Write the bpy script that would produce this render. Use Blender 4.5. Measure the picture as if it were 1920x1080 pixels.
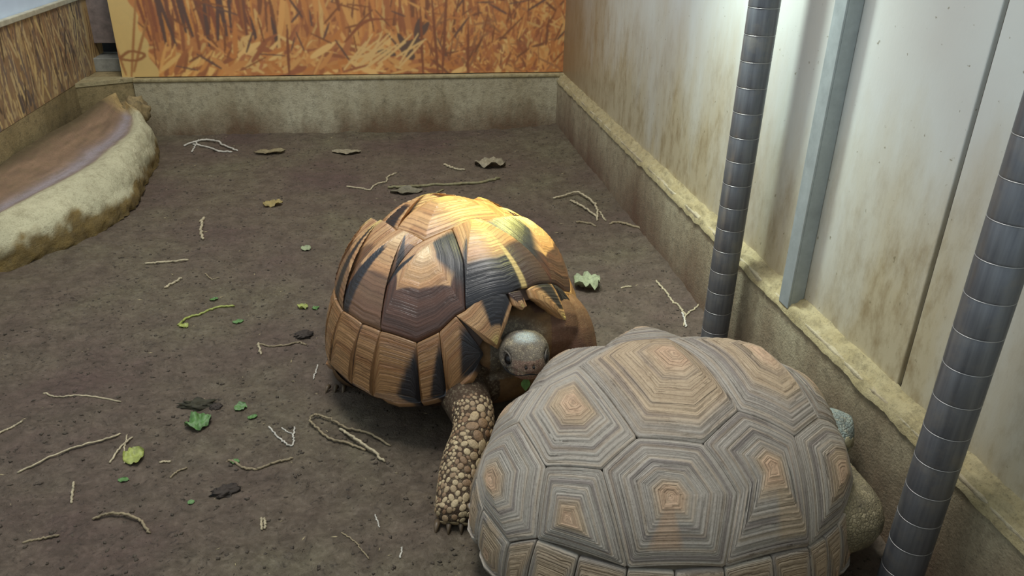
import bpy, bmesh, math, random
import numpy as np
from mathutils import Vector, Matrix, noise as mnoise
rng = np.random.default_rng(7); random.seed(7)
for o in list(bpy.data.objects): bpy.data.objects.remove(o)
SC = bpy.context.scene; COL = SC.collection
# ------------------------------------------------------------------ camera (from the vanishing points of the photo)
F, CX, CY, H = 1477.0, 960.0, 540.0, 0.70
def nrm(v): return v / np.linalg.norm(v)
_dy = nrm(np.array([700-CX, -195-CY, F])); _dz = nrm(np.array([900-CX, 3530-CY, F]))
_Z = -_dz; _Y = nrm(_dy - _Z*(_dy@_Z)); _X = np.cross(_Y, _Z)
RC = np.stack([_X, _Y, _Z]); CAM = np.array([0, 0, H])
def ray(px, py): return nrm(RC @ np.array([px-CX, py-CY, F]))
def floor_at(px, py, z=0.0):
    d = ray(px, py); return CAM + d*((z-H)/d[2])
def on_x(px, py, x):
    d = ray(px, py); return CAM + d*(x/d[0])
cam = bpy.data.cameras.new('camera'); cam.sensor_width = 36; cam.lens = F/1920*36; cam.clip_start = .01
camo = bpy.data.objects.new('camera', cam); COL.objects.link(camo)
M3 = np.stack([RC[:, 0], -RC[:, 1], -RC[:, 2]], 1)
camo.matrix_world = Matrix.Translation(CAM) @ Matrix(M3.tolist()).to_4x4()
SC.camera = camo
# ------------------------------------------------------------------ light
w = bpy.data.worlds.new('world'); SC.world = w; w.use_nodes = True
w.node_tree.nodes['Background'].inputs[0].default_value = (.80, .93, 1.0, 1); w.node_tree.nodes['Background'].inputs[1].default_value = .72
def area(name, loc, target, size, energy, color, sy=None, spread=math.pi):
    l = bpy.data.lights.new(name, 'AREA'); l.energy = energy; l.color = color; l.size = size; l.spread = spread
    if sy: l.shape = 'RECTANGLE'; l.size_y = sy
    o = bpy.data.objects.new(name, l); COL.objects.link(o); o.location = loc
    o.rotation_euler = (Vector(target)-Vector(loc)).to_track_quat('-Z', 'Y').to_euler(); return o
area('ceiling_light', (-.15, 1.3, 2.3), (-.1, 1.3, 0), 1.3, 40, (1.0, .97, .92), .5)
def spot(name, loc, target, energy, color, ang, blend=1.0, r=.04):
    l = bpy.data.lights.new(name, 'SPOT'); l.energy = energy; l.color = color; l.spot_size = ang; l.spot_blend = blend; l.shadow_soft_size = r
    o = bpy.data.objects.new(name, l); COL.objects.link(o); o.location = loc
    o.rotation_euler = (Vector(target)-Vector(loc)).to_track_quat('-Z', 'Y').to_euler(); return o
spot('basking_lamp', (.34, 1.42, 1.05), (.205, 1.13, .26), 88, (1.0, .95, .26), 0.42)
spot('wall_lamp', (.36, 1.20, 1.08), (.60, 1.17, .52), 40, (.84, 1.0, .93), 1.25)
SC.view_settings.view_transform = 'Standard'; SC.view_settings.look = 'None'; SC.view_settings.exposure = 0.0; SC.view_settings.gamma = 1
# ------------------------------------------------------------------ helpers
def lin(r, g, b):
    f = lambda c: (c/255/12.92) if c/255 <= .04045 else ((c/255+.055)/1.055)**2.4
    return (f(r), f(g), f(b))
def lin4(*c): return lin(*c) + (1.0,)
def A(*c): return np.array(lin(*c))
class NT:
    def __init__(s, name):
        s.m = bpy.data.materials.new(name); s.m.use_nodes = True; s.t = s.m.node_tree; s.b = s.t.nodes['Principled BSDF']
    def n(s, typ, ins=None, **props):
        nd = s.t.nodes.new(typ)
        for k, v in props.items(): setattr(nd, k, v)
        for k, v in (ins or {}).items(): s.set(nd.inputs[k], v)
        return nd
    def set(s, inp, v):
        if isinstance(v, bpy.types.NodeSocket): s.t.links.new(v, inp)
        else: inp.default_value = v
    def out(s, **kw):
        for k, v in kw.items(): s.set(s.b.inputs[k.replace('_', ' ')], v)
        return s.m
    def coord(s): return s.n('ShaderNodeTexCoord').outputs['Object']
    def mapv(s, v, scale=(1, 1, 1), loc=(0, 0, 0)): return s.n('ShaderNodeMapping', {'Vector': v, 'Scale': scale, 'Location': loc}).outputs[0]
    def noise(s, v, scale, detail=6, rough=.6, dist=0): return s.n('ShaderNodeTexNoise', {'Vector': v, 'Scale': scale, 'Detail': detail, 'Roughness': rough, 'Distortion': dist}).outputs['Fac']
    def vor(s, v, scale, feature='F1', out='Distance', rnd=1.0): return s.n('ShaderNodeTexVoronoi', {'Vector': v, 'Scale': scale, 'Randomness': rnd}, feature=feature).outputs[out]
    def ramp(s, f, stops, interp='LINEAR'):
        r = s.n('ShaderNodeValToRGB', {'Fac': f}); cr = r.color_ramp; cr.interpolation = interp
        while len(cr.elements) < len(stops): cr.elements.new(.5)
        for e, (p, c) in zip(cr.elements, stops): e.position = p; e.color = c if len(c) == 4 else tuple(c)+(1,)
        return r.outputs[0]
    def rng(s, f, a, b, c=0., d=1.): return s.n('ShaderNodeMapRange', {0: f, 1: a, 2: b, 3: c, 4: d}).outputs[0]
    def math(s, op, a, b=0.0):
        nd = s.n('ShaderNodeMath', operation=op); s.set(nd.inputs[0], a); s.set(nd.inputs[1], b); return nd.outputs[0]
    def mix(s, f, a, b, mode='MIX'):
        nd = s.n('ShaderNodeMix', data_type='RGBA', blend_type=mode); s.set(nd.inputs[0], f); s.set(nd.inputs[6], a); s.set(nd.inputs[7], b); return nd.outputs[2]
    def bump(s, h, strength=.5, dist=.002, normal=None):
        nd = s.n('ShaderNodeBump', {'Height': h, 'Strength': strength, 'Distance': dist})
        if normal is not None: s.set(nd.inputs['Normal'], normal)
        return nd.outputs[0]
    def attr(s, name): return s.n('ShaderNodeAttribute', attribute_name=name)
    def sep(s, v): return s.n('ShaderNodeSeparateXYZ', {0: v}).outputs
def tag(o, label=None, cat=None, group=None, kind=None):
    for k, v in (('label', label), ('category', cat), ('group', group), ('kind', kind)):
        if v: o[k] = v
    return o
def origin_of(parent):
    p = np.zeros(3)
    while parent is not None: p += np.array(parent.location); parent = parent.parent
    return p
def mk(name, V, Fc, mat, parent=None, smooth=True, origin=None, attrs=None):
    V = np.asarray(V, float); off = origin_of(parent)
    if origin is not None: off = off + 0 if parent else np.asarray(origin, float)
    me = bpy.data.meshes.new(name); me.from_pydata((V-off).tolist(), [], [list(map(int, f)) for f in Fc])
    if smooth: me.polygons.foreach_set('use_smooth', [True]*len(me.polygons))
    for k, a in (attrs or {}).items():
        a = np.asarray(a, float)
        if a.ndim == 2:
            at = me.attributes.new(k, 'FLOAT_COLOR', 'POINT'); at.data.foreach_set('color', np.concatenate([a, np.ones((len(a), 1))], 1).ravel())
        else:
            at = me.attributes.new(k, 'FLOAT', 'POINT'); at.data.foreach_set('value', a)
    me.update()
    if mat: me.materials.append(mat)
    o = bpy.data.objects.new(name, me); COL.objects.link(o)
    if parent is not None: o.parent = parent
    elif origin is not None: o.location = origin
    return o
def empty(name, loc): o = bpy.data.objects.new(name, None); COL.objects.link(o); o.location = loc; o.empty_display_size = .05; return o
def gridfaces(n, m, closed=False):
    Fc = []
    for i in range(n-1):
        for j in range(m if closed else m-1):
            k = (j+1) % m; Fc.append((i*m+j, i*m+k, (i+1)*m+k, (i+1)*m+j))
    return Fc
def box_vf(x0, x1, y0, y1, z0, z1):
    V = [(x, y, z) for x in (x0, x1) for y in (y0, y1) for z in (z0, z1)]
    return V, [(0, 1, 3, 2), (4, 6, 7, 5), (0, 4, 5, 1), (2, 3, 7, 6), (0, 2, 6, 4), (1, 5, 7, 3)]
def box(name, b, mat, parent=None, bevel=.002):
    V, Fc = box_vf(*b); V = np.array(V); c = V.mean(0); c[2] = V[:, 2].min()
    o = mk(name, V, Fc, mat, parent, smooth=False, origin=None if parent else c)
    if bevel:
        md = o.modifiers.new('bevel', 'BEVEL'); md.width = bevel; md.segments = 2
    return o
def prism_z(name, poly, z0, z1, mat, parent=None):
    n = len(poly); V = [(x, y, z0) for x, y in poly]+[(x, y, z1) for x, y in poly]
    Fc = [tuple(range(n))[::-1], tuple(range(n, 2*n))]+[(i, (i+1) % n, n+(i+1) % n, n+i) for i in range(n)]
    return mk(name, V, Fc, mat, parent, smooth=False)
def frames(P):
    P = np.asarray(P, float); T = np.gradient(P, axis=0); T /= np.linalg.norm(T, axis=1)[:, None]+1e-12
    up = np.array([0, 0, 1.0]) if abs(T[0][2]) < .9 else np.array([1.0, 0, 0]); out = []
    for t in T:
        s = np.cross(t, up); s = nrm(s); u = np.cross(s, t); up = u; out.append((s, u))
    return out
def tube_vf(P, Rr, n=12, Rv=None, cap=True):
    P = np.asarray(P, float); fr = frames(P); Rr = np.broadcast_to(Rr, (len(P),)); Rv = Rr if Rv is None else np.broadcast_to(Rv, (len(P),)); V = []
    for p, (s, u), r, v in zip(P, fr, Rr, Rv):
        for k in range(n):
            a = 2*math.pi*k/n; V.append(p+s*math.cos(a)*r+u*math.sin(a)*v)
    Fc = gridfaces(len(P), n, True)
    if cap: Fc += [tuple(range(n))[::-1], tuple(range((len(P)-1)*n, len(P)*n))]
    return np.array(V), Fc
def smooth_line(P, n):
    P = np.asarray(P, float)
    if len(P) == 2: return P[0]+(P[1]-P[0])*np.linspace(0, 1, n)[:, None]
    Q = np.vstack([2*P[0]-P[1], P, 2*P[-1]-P[-2]]); out = []; m = len(P)-1
    for u in np.linspace(0, m-1e-6, n):
        i = int(u); t = u-i; a, b, c, d = Q[i:i+4]
        out.append(.5*((2*b)+(-a+c)*t+(2*a-5*b+4*c-d)*t*t+(-a+3*b-3*c+d)*t**3))
    return np.array(out)
def join_vf(parts):
    V = []; Fc = []; n = 0
    for v, f in parts:
        V.append(np.asarray(v, float)); Fc += [tuple(i+n for i in q) for q in f]; n += len(v)
    return np.vstack(V), Fc
def fbm(x, y, z=0., s=1., o=4):
    return mnoise.fractal(Vector((x*s, y*s, z*s)), 1.0, 2.0, o)
# ------------------------------------------------------------------ materials of the setting
def concrete(name, base, dark, brown, stain_top, stain_noise=7, low=0.0):
    m = NT(name); c = m.coord(); z = m.sep(m.n('ShaderNodeNewGeometry').outputs['Position'])[2]
    n1 = m.noise(m.mapv(c, (1, 1, .45)), stain_noise, 8, .65); n2 = m.noise(c, 60, 8, .7); n3 = m.noise(c, 260, 4, .7)
    col = m.mix(m.rng(n1, .35, .7), lin4(*base), lin4(*dark))
    h = m.math('ADD', z, m.math('MULTIPLY', m.math('SUBTRACT', n1, .5), -.30))
    col = m.mix(m.rng(h, stain_top, low, 0, .85), col, lin4(*brown))
    col = m.mix(m.rng(n2, .48, .70, 0, .55), col, lin4(*[v*.6 for v in dark]))
    col = m.mix(m.rng(n3, .56, .72, 0, .55), col, lin4(*[v*.45 for v in dark]))
    nb = m.math('ADD', m.math('MULTIPLY', n2, .6), m.math('MULTIPLY', n3, .4))
    return m.out(Base_Color=col, Roughness=m.rng(n2, .3, .7, .65, .9), Normal=m.bump(nb, .8, .005))
M_plinth = concrete('stained_concrete', (182, 174, 148), (148, 136, 106), (96, 68, 46), .085, 6, -.02)
M_plinthR = concrete('wall_plinth_concrete', (176, 166, 138), (146, 132, 104), (92, 60, 44), .165, 5, .0)
M_plinthL = concrete('damp_concrete', (156, 138, 98), (118, 102, 66), (78, 62, 42), .10, 9)
M_ledge = concrete('mortar', (206, 199, 172), (126, 110, 80), (150, 136, 96), -1, 34)
def wallmat():
    m = NT('grimy_white_board'); g = m.n('ShaderNodeNewGeometry').outputs['Position']; s = m.sep(g); y = s[1]; z = s[2]
    n1 = m.noise(m.mapv(g, (1, 1, .3)), 7, 8, .62); n2 = m.noise(m.mapv(g, (1, 1, .5)), 36, 7, .7); sp = m.noise(g, 95, 3, .55); nl = m.noise(g, 3, 3, .5)
    base = m.mix(m.rng(nl, .35, .65), lin4(204, 210, 206), lin4(194, 194, 188))
    h = m.math('ADD', z, m.math('MULTIPLY', m.math('SUBTRACT', n1, .5), -.75))
    far = m.rng(y, 1.15, 2.5, 0, .16)                        # dirt climbs higher towards the back corner
    hh = m.math('SUBTRACT', h, far)
    col = m.mix(m.rng(hh, .52, .17, 0, .78), base, lin4(172, 154, 112))
    col = m.mix(m.math('MULTIPLY', m.rng(hh, .46, .15, 0, 1), m.rng(n2, .45, .7, 0, .7)), col, lin4(122, 100, 62))
    col = m.mix(m.rng(m.math('ADD', y, m.math('MULTIPLY', n1, .5)), 2.30, 2.80, 0, .85), col, lin4(128, 104, 72))
    col = m.mix(m.rng(sp, .70, .74, 0, .7), col, lin4(110, 100, 70))
    return m.out(Base_Color=col, Roughness=.45, Normal=m.bump(n2, .25, .002))
M_wall = wallmat()
def plain(name, c, rough=.6, metal=0., nscale=40, var=.25, bump=.2, spec=None):
    m = NT(name); co = m.coord(); n = m.noise(co, nscale, 6, .65)
    col = m.mix(m.rng(n, .3, .7), lin4(*c), lin4(*[v*(1-var) for v in c]))
    m.out(Base_Color=col, Roughness=rough, Metallic=metal, Normal=m.bump(n, bump, .002))
    if spec is not None: m.out(Specular_IOR_Level=spec)
    return m.m
M_dark = plain('near_black_board', (18, 17, 16), .9)
M_greypost = plain('grey_paint', (142, 128, 122), .6)
M_sky = plain('sky_print', (214, 232, 252), .5, var=.06, nscale=6, bump=.02)
M_trim = plain('pale_trim', (196, 190, 165), .5, var=.2)
M_galv = plain('galvanised_steel', (172, 180, 180), .5, .3, nscale=40, var=.12, bump=.03)
M_ring = plain('groove_glint_steel', (190, 188, 186), .4, .7, var=.1)  # bright colour for the glint drawn at each groove
def postmat():
    m = NT('streak_reflection_steel'); c = m.coord(); n = m.noise(m.mapv(c, (60, 60, 3)), 2.0, 5, .6); n2 = m.noise(c, 30, 6, .7)
    col = m.mix(m.rng(n, .35, .65), lin4(118, 120, 124), lin4(94, 95, 100)); col = m.mix(m.rng(n2, .5, .75, 0, .5), col, lin4(140, 132, 118))  # vertical streaks in the colour stand in for reflections along the tube
    return m.out(Base_Color=col, Metallic=.5, Roughness=m.rng(n2, .3, .7, .30, .48), Normal=m.bump(n2, .08, .001))
M_post = postmat()
# ------------------------------------------------------------------ floor
WX, WXU, BY, LX = .575, .597, 2.609, -.905
def ground(x, y):
    z = .010*fbm(x, y, .3, 2.2, 3)+.0045*fbm(x, y, 1.7, 14, 4)+.0034*fbm(x, y, 5.1, 48, 3)
    e = max(0, 1-abs(WX-x)/.10); z += .012*e*e*(1 if y > .9 else .3)
    return z*.8
def soil():
    m = NT('muddy_soil'); c = m.coord()
    n1 = m.noise(c, 3.2, 5, .55); n2 = m.noise(c, 26, 8, .7); n3 = m.noise(c, 75, 6, .72, 1.6); n4 = m.noise(c, 300, 4, .7)
    col = m.ramp(n1, [(.30, lin(112, 105, 84)), (.48, lin(104, 92, 77)), (.66, lin(94, 76, 68))])
    col = m.mix(m.rng(n2, .40, .68, 0, .75), col, lin4(72, 61, 50))
    col = m.mix(m.rng(n3, .55, .68, 0, .7), col, lin4(40, 32, 26))
    col = m.mix(m.rng(n4, .66, .76, 0, .45), col, lin4(140, 124, 98))
    nb = m.math('ADD', m.math('MULTIPLY', n2, .5), m.math('MULTIPLY', n3, .5))
    return m.out(Base_Color=col, Roughness=m.rng(n1, .35, .65, .34, .70), Specular_IOR_Level=.35, Normal=m.bump(n4, .4, .002, m.bump(nb, 1.0, .009)))
M_soil = soil()
xs = np.linspace(-.96, .66, 232); ys = np.linspace(.16, 2.66, 358)
V = [(x, y, ground(x, y)) for y in ys for x in xs]
tag(mk('floor', V, gridfaces(len(ys), len(xs)), M_soil), kind='structure')['label'] = 'damp dark brown soil floor littered with straw and leaf scraps'
# ------------------------------------------------------------------ walls
wr = box('wall_right', (WX, .75, .1, 2.75, -.05, .166), M_plinthR); tag(wr, 'low stained concrete plinth and grimy white wall on the right', kind='structure')
# upper boards, split at the dark vertical joint
for (a, b) in ((.1, .7155), (.7225, 2.66)): box('wall_board', (WXU, .66, a, b, .172, 1.15), M_wall, wr, .0015)
box('joint', (WXU+.006, .66, .71, .73, .172, 1.15), plain('joint_grime', (120, 110, 98), .8), wr, 0)
ny, nx = 400, 9; V = []; t = np.linspace(0, 1, nx)
for y in np.linspace(.1, 2.62, ny):
    for u in t:
        n = fbm(u*3, y, 0, 22, 4)
        V.append((WX-.003+u*(WXU+.004-WX)+.0012*fbm(y, u, 9, 40, 3), y, .160+.020*u**.7+.010*n*(1-abs(u-.5))-(.006 if u == 0 else 0)))
mk('mortar_ledge', V, [f[::-1] for f in gridfaces(ny, nx)], M_ledge, wr)
wb = box('wall_back', (-.763, .62, BY, 2.76, -.05, .178), M_plinth); tag(wb, 'low stained concrete kerb along the back', kind='structure')
box('ledge_lip', (-.763, .60, BY-.004, BY+.02, .170, .182), M_ledge, wb, .004)
box('upper_board', (-.78, .62, 2.66, 2.74, .178, 1.1), M_dark, wb, 0)
wl = prism_z('wall_left', [(-.763, 2.62), (-.907, 2.545), (LX, .1), (-1.05, .1), (-1.05, 3.0), (-.763, 3.0)], -.05, .18, M_plinthL)
tag(wl, 'brown stained concrete kerb along the left', kind='structure')
prism_z('ledge_lip', [(-.760, 2.618), (-.909, 2.541), (-.915, 2.56), (-.915, 2.64), (-.760, 2.64)], .172, .1835, M_ledge, wl)
tp = box('trim_1', (-.93, -.78, 2.78, 2.84, .262, 1.1), M_greypost); tag(tp, 'grey corner post seen in the gap between the printed panels', kind='structure')
box('post_foot', (-.95, -.775, 2.74, 2.86, .18, .222), plain('grey_block', (150, 150, 140), .7), tp)
db = box('trim_2', (-1.05, -.70, 2.90, 2.93, .18, 1.1), M_dark, bevel=0); tag(db, 'near-black board standing in for the shade behind the corner post', kind='structure')  # near-black board added to stand in for the shade inside the gap
wf = box('wall_front', (-1.05, .75, .13, .19, -.05, .30), M_plinth); tag(wf, 'concrete sill below the viewing side', kind='structure')
# ------------------------------------------------------------------ printed panels (flat print, painted stroke by stroke)
def canvas(w_, h_, base): return np.ones((h_, w_, 3))*base
def stroke(cv, P, wd, col, alpha=.9, taper=True):
    h_, w_, _ = cv.shape; L = np.abs(np.diff(P, axis=0)).sum(); n = max(6, int(L*1.3)); Q = smooth_line(P, n)
    for i, (x, y) in enumerate(Q):
        t = i/(n-1); r = wd*(math.sin(math.pi*min(1, .12+t*.88))**.6 if taper else 1); r = max(r, .5)
        x0, x1, y0, y1 = int(x-r), int(x+r)+1, int(y-r), int(y+r)+1
        x0 = max(x0, 0); y0 = max(y0, 0); x1 = min(x1, w_); y1 = min(y1, h_)
        if x0 < x1 and y0 < y1: cv[y0:y1, x0:x1] = cv[y0:y1, x0:x1]*(1-alpha)+col*alpha
def pick(cols, p=None): return A(*cols[rng.choice(len(cols), p=p)])*rng.uniform(.9, 1.1)
OR = [(200, 138, 78), (190, 124, 68), (212, 156, 90), (176, 110, 64), (160, 98, 60), (206, 164, 102), (140, 84, 56)]
DK = [(112, 70, 50), (84, 66, 62), (124, 74, 48)]
def blade(cv, x, y, ang, L, wd, col, bend=.25):
    d = np.array([math.cos(ang), math.sin(ang)]); s = np.array([-d[1], d[0]]); b = rng.normal()*bend*L
    P = np.array([[x, y], [x, y]+d*L*.5+s*b*.5, [x, y]+d*L+s*b]); stroke(cv, P, wd, col)
def print_back(w_, h_):
    cv = canvas(w_, h_, A(184, 122, 72)); U = rng.uniform; vert = math.pi/2
    for k in range(1500): blade(cv, U(0, w_), U(0, h_), U(0, 6.3), U(6, 26), U(.8, 3.4), pick(OR), .4)
    for k in range(520): blade(cv, U(.08, .97)*w_, U(40, h_), vert+rng.normal()*.13, U(40, 150), U(1.0, 4.2), pick(OR+DK[:1]), .1)
    for k in range(44): blade(cv, U(.07, .30)*w_, U(60, 100), vert+.10+rng.normal()*.10, U(80, 180), U(1.0, 3.2), pick([(124, 70, 50), (150, 92, 54), (100, 62, 52), (196, 130, 66)]), .05)
    for x in (.105, .125, .150, .163, .195, .215, .235, .245, .30, .345): blade(cv, x*w_, U(55, 80) if x < .28 else 44, vert+.06+rng.normal()*.06, U(80, 170) if x < .28 else 60, U(2.0, 3.4), A(66, 56, 58), .05)
    for k in range(90):                                # sheaf of broken husks lower left
        x = U(.07, .24)*w_; blade(cv, x, U(-4, 14), U(.5, 1.2), U(24, 60), U(1.2, 3.6), pick([(214, 160, 92), (196, 132, 72), (224, 180, 108), (150, 92, 58)]), .15)
    for k in range(330):
        x = U(.22, .97)*w_; blade(cv, x, U(-2, 46), U(.15, 1.2) if rng.random() < .6 else U(1.9, 3.0), U(18, 62), U(1.0, 4.2), pick([(212, 158, 94), (204, 142, 82), (190, 122, 66), (222, 180, 114), (146, 88, 60), (176, 112, 72)]), .3)
    for k in range(620): blade(cv, U(.68, 1.0)*w_, U(0, h_), vert+rng.normal()*.6, U(8, 36), U(.5, 1.6), pick(OR+[(112, 72, 54), (150, 104, 70)]), .5)
    for k in range(70): blade(cv, U(0, w_), U(0, h_*.6), U(.6, 2.4), U(16, 44), U(.6, 1.3), pick(DK), .6)
    for (x, y, a, L, wd) in ((.600, 36, 2.9, 34, 4), (.615, 50, .5, 46, 4.5), (.630, 44, 1.9, 34, 4), (.650, 62, 1.2, 40, 5), (.620, 44, -.6, 26, 5), (.640, 30, 1.6, 26, 6), (.660, 70, .9, 30, 4)):
        blade(cv, x*w_, y, a, L, wd, A(72, 64, 62), .15)
    for (x, a, L) in ((.70, 1.57, 150), (.71, 1.5, 170), (.665, 1.7, 120), (.77, 1.6, 90), (.36, 1.62, 90)): blade(cv, x*w_, 0, a, L, 2.2, A(120, 70, 50), .04)
    for k in range(16): blade(cv, U(.48, .62)*w_, U(8, 34), U(.4, .9), 66, 1.1, A(220, 182, 120), .15)
    stroke(cv, np.array([[.49*w_, 60], [.54*w_, 96], [.60*w_, 100]]), 1.8, A(136, 78, 52))
    e = int(.075*w_)
    for y in range(h_):                                # pale blank strip at the left edge
        xe = max(0, int(e*(1.05-.0032*y)+4*math.sin(y*.13))); cv[y, :xe] = cv[y, :xe]*.10+A(208, 182, 116)*.90
    for (x, y, a, L, b) in ((16, 0, 1.42, 150, .05), (22, 10, 1.25, 100, .1), (8, 4, 1.8, 60, .1)): blade(cv, x, y, a, L, 1.5, A(160, 112, 66), b)
    stroke(cv, np.array([[2, 34], [22, 46], [46, 40], [30, 30], [6, 32]]), 1.4, A(140, 92, 56), taper=False)
    return cv
def print_left(w_, h_):
    cv = canvas(w_, h_, A(140, 110, 78)); P2 = [(178, 152, 108), (160, 132, 94), (196, 172, 126), (140, 112, 86), (116, 94, 80), (152, 116, 82), (104, 92, 88)]
    for k in range(500): blade(cv, rng.uniform(0, w_), rng.uniform(0, h_), rng.uniform(0, 6.3), rng.uniform(4, 14), rng.uniform(.8, 3), pick(P2), .4)
    for k in range(30): blade(cv, rng.uniform(0, .9)*w_, rng.uniform(0, h_), math.pi/2+rng.normal()*.1, rng.uniform(16, 50), rng.uniform(2, 5), A(66, 62, 66), .1)
    for k in range(900): blade(cv, rng.uniform(0, .93*w_), rng.uniform(-10, h_), math.pi/2+rng.normal()*.20, rng.uniform(16, 60), rng.uniform(.5, 1.7), pick(P2+[(64, 52, 44), (205, 178, 120)]), .12)
    x0 = int(.90*w_)
    for y in range(h_): cv[y, x0+int(y*.12):] = cv[y, x0+int(y*.12):]*.2+A(196, 160, 98)*.8
    for k in range(16): blade(cv, rng.uniform(.90, 1.0)*w_, rng.uniform(0, h_*.5), math.pi/2+rng.normal()*.2, 50, 1.0, pick([(150, 110, 60), (120, 80, 48)]), .1)
    return cv
def soft(cv, k=1):
    for _ in range(k):
        p = np.pad(cv, ((1, 1), (1, 1), (0, 0)), 'edge'); cv = (p[:-2, 1:-1]+p[2:, 1:-1]+p[1:-1, :-2]+p[1:-1, 2:]+2*cv)/6
    return cv
mp = NT('printed_photo_panel'); M_print = mp.out(Base_Color=mp.attr('Col').outputs['Color'], Roughness=.42)
def panel(name, cv, org, du, dv, thick, label):
    h_, w_, _ = cv.shape; org = np.array(org); du = np.array(du); dv = np.array(dv)
    U, Vv = np.meshgrid(np.linspace(0, 1, w_), np.linspace(0, 1, h_)); P = org+U[..., None]*du+Vv[..., None]*dv
    nn = nrm(np.cross(du, dv)); P = P.reshape(-1, 3)
    o = mk(name, P, gridfaces(h_, w_), M_print, smooth=False, origin=org, attrs={'Col': cv.reshape(-1, 3)})
    c = [org, org+du, org+du+dv, org+dv]; b = [p-nn*thick for p in c]
    V = [p-nn*.0005 for p in c]+b; mk('panel_board', V, [(0, 1, 2, 3), (7, 6, 5, 4), (0, 4, 5, 1), (1, 5, 6, 2), (2, 6, 7, 3), (3, 7, 4, 0)], M_trim, o, smooth=False)
    return tag(o, label, 'printed panel', 'printed vegetation panels')
panel('backdrop_panel', soft(print_back(820, 240), 3)*.84+A(182, 126, 82)*.16, (-.797, 2.632, .183), (1.394, 0, 0), (0, 0, .408), .014, 'orange backdrop panel printed with dry husks and stalks on back kerb')
panel('backdrop_panel', soft(print_left(620, 110))*.8+A(148, 124, 94)*.2, (LX-.001, 1.45, .181), (0, 1.40, 0), (0, 0, .226), .010, 'brown reed print panel standing on the left kerb')
t3 = box('trim_3', (LX-.012, LX+.004, 1.45, 2.85, .400, .414), M_trim); tag(t3, 'pale strip capping the reed print', kind='structure')
sp_ = box('sky_panel', (LX-.03, LX-.014, 1.40, 2.86, .40, .95), M_sky); tag(sp_, 'pale blue sky panel above the reed print at top left', 'printed panel')
# ------------------------------------------------------------------ metal fittings on the right wall
def channel():
    yc0, yc1 = .955, .983; o = empty('metal_channel', (WXU-.03, .97, .168))
    tag(o, 'galvanised metal channel running up the white wall between the two posts', 'metal channel')
    box('face_flange', (.573, .576, yc0, yc1, .163, 1.15), M_galv, o, .0006); box('side_flange', (.576, WXU-.0005, yc0, yc0+.003, .163, 1.15), M_galv, o, .0006)
    box('wall_flange', (WXU-.0035, WXU-.0005, yc1-.001, yc1+.010, .185, 1.15), M_galv, o, .0006)
channel()
def post(x, y, label):
    o = empty('metal_post', (x, y, 0)); tag(o, label, 'metal post', 'round steel posts along the right wall'); r = .022
    prof = []; z = -.02
    while z < 1.15: prof += [(r, z), (r, z+.0335), (r-.0003, z+.0342), (r-.0003, z+.0352), (r, z+.0359)]; z += .0370
    n = 40; V = [(x+a*math.cos(2*math.pi*k/n), y+a*math.sin(2*math.pi*k/n), zz) for a, zz in prof for k in range(n)]
    Fc = gridfaces(len(prof), n, True)+[tuple(range(n))[::-1], tuple(range((len(prof)-1)*n, len(prof)*n))]
    mk('post_tube', V, [f for f in Fc], M_post, o)
    ring = None; z = .0147  # thin bright rings added to draw the glint of the groove edges
    while z < 1.13:
        if ring is None:
            m = 40; Pq = [(r-.0002+.0004*math.cos(a), .0004*math.sin(a)) for a in np.linspace(0, 2*math.pi, 6, endpoint=False)]
            V = [(q*math.cos(2*math.pi*k/m), q*math.sin(2*math.pi*k/m), h) for k in range(m) for q, h in Pq]
            Fc = [(i*6+j, ((i+1) % m)*6+j, ((i+1) % m)*6+(j+1) % 6, i*6+(j+1) % 6) for i in range(m) for j in range(6)]
            ring = mk('groove_glint_ring', np.array(V)+origin_of(o), Fc, M_ring, o); c = ring
        else:
            c = ring.copy(); COL.objects.link(c); c.parent = o
        c.location = (0, 0, z); z += .0370
post(.535, 1.100, 'grooved steel post rising behind the grey tortoise'); post(.535, .563, 'grooved steel post at the lower right, nearest the viewer')
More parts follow.
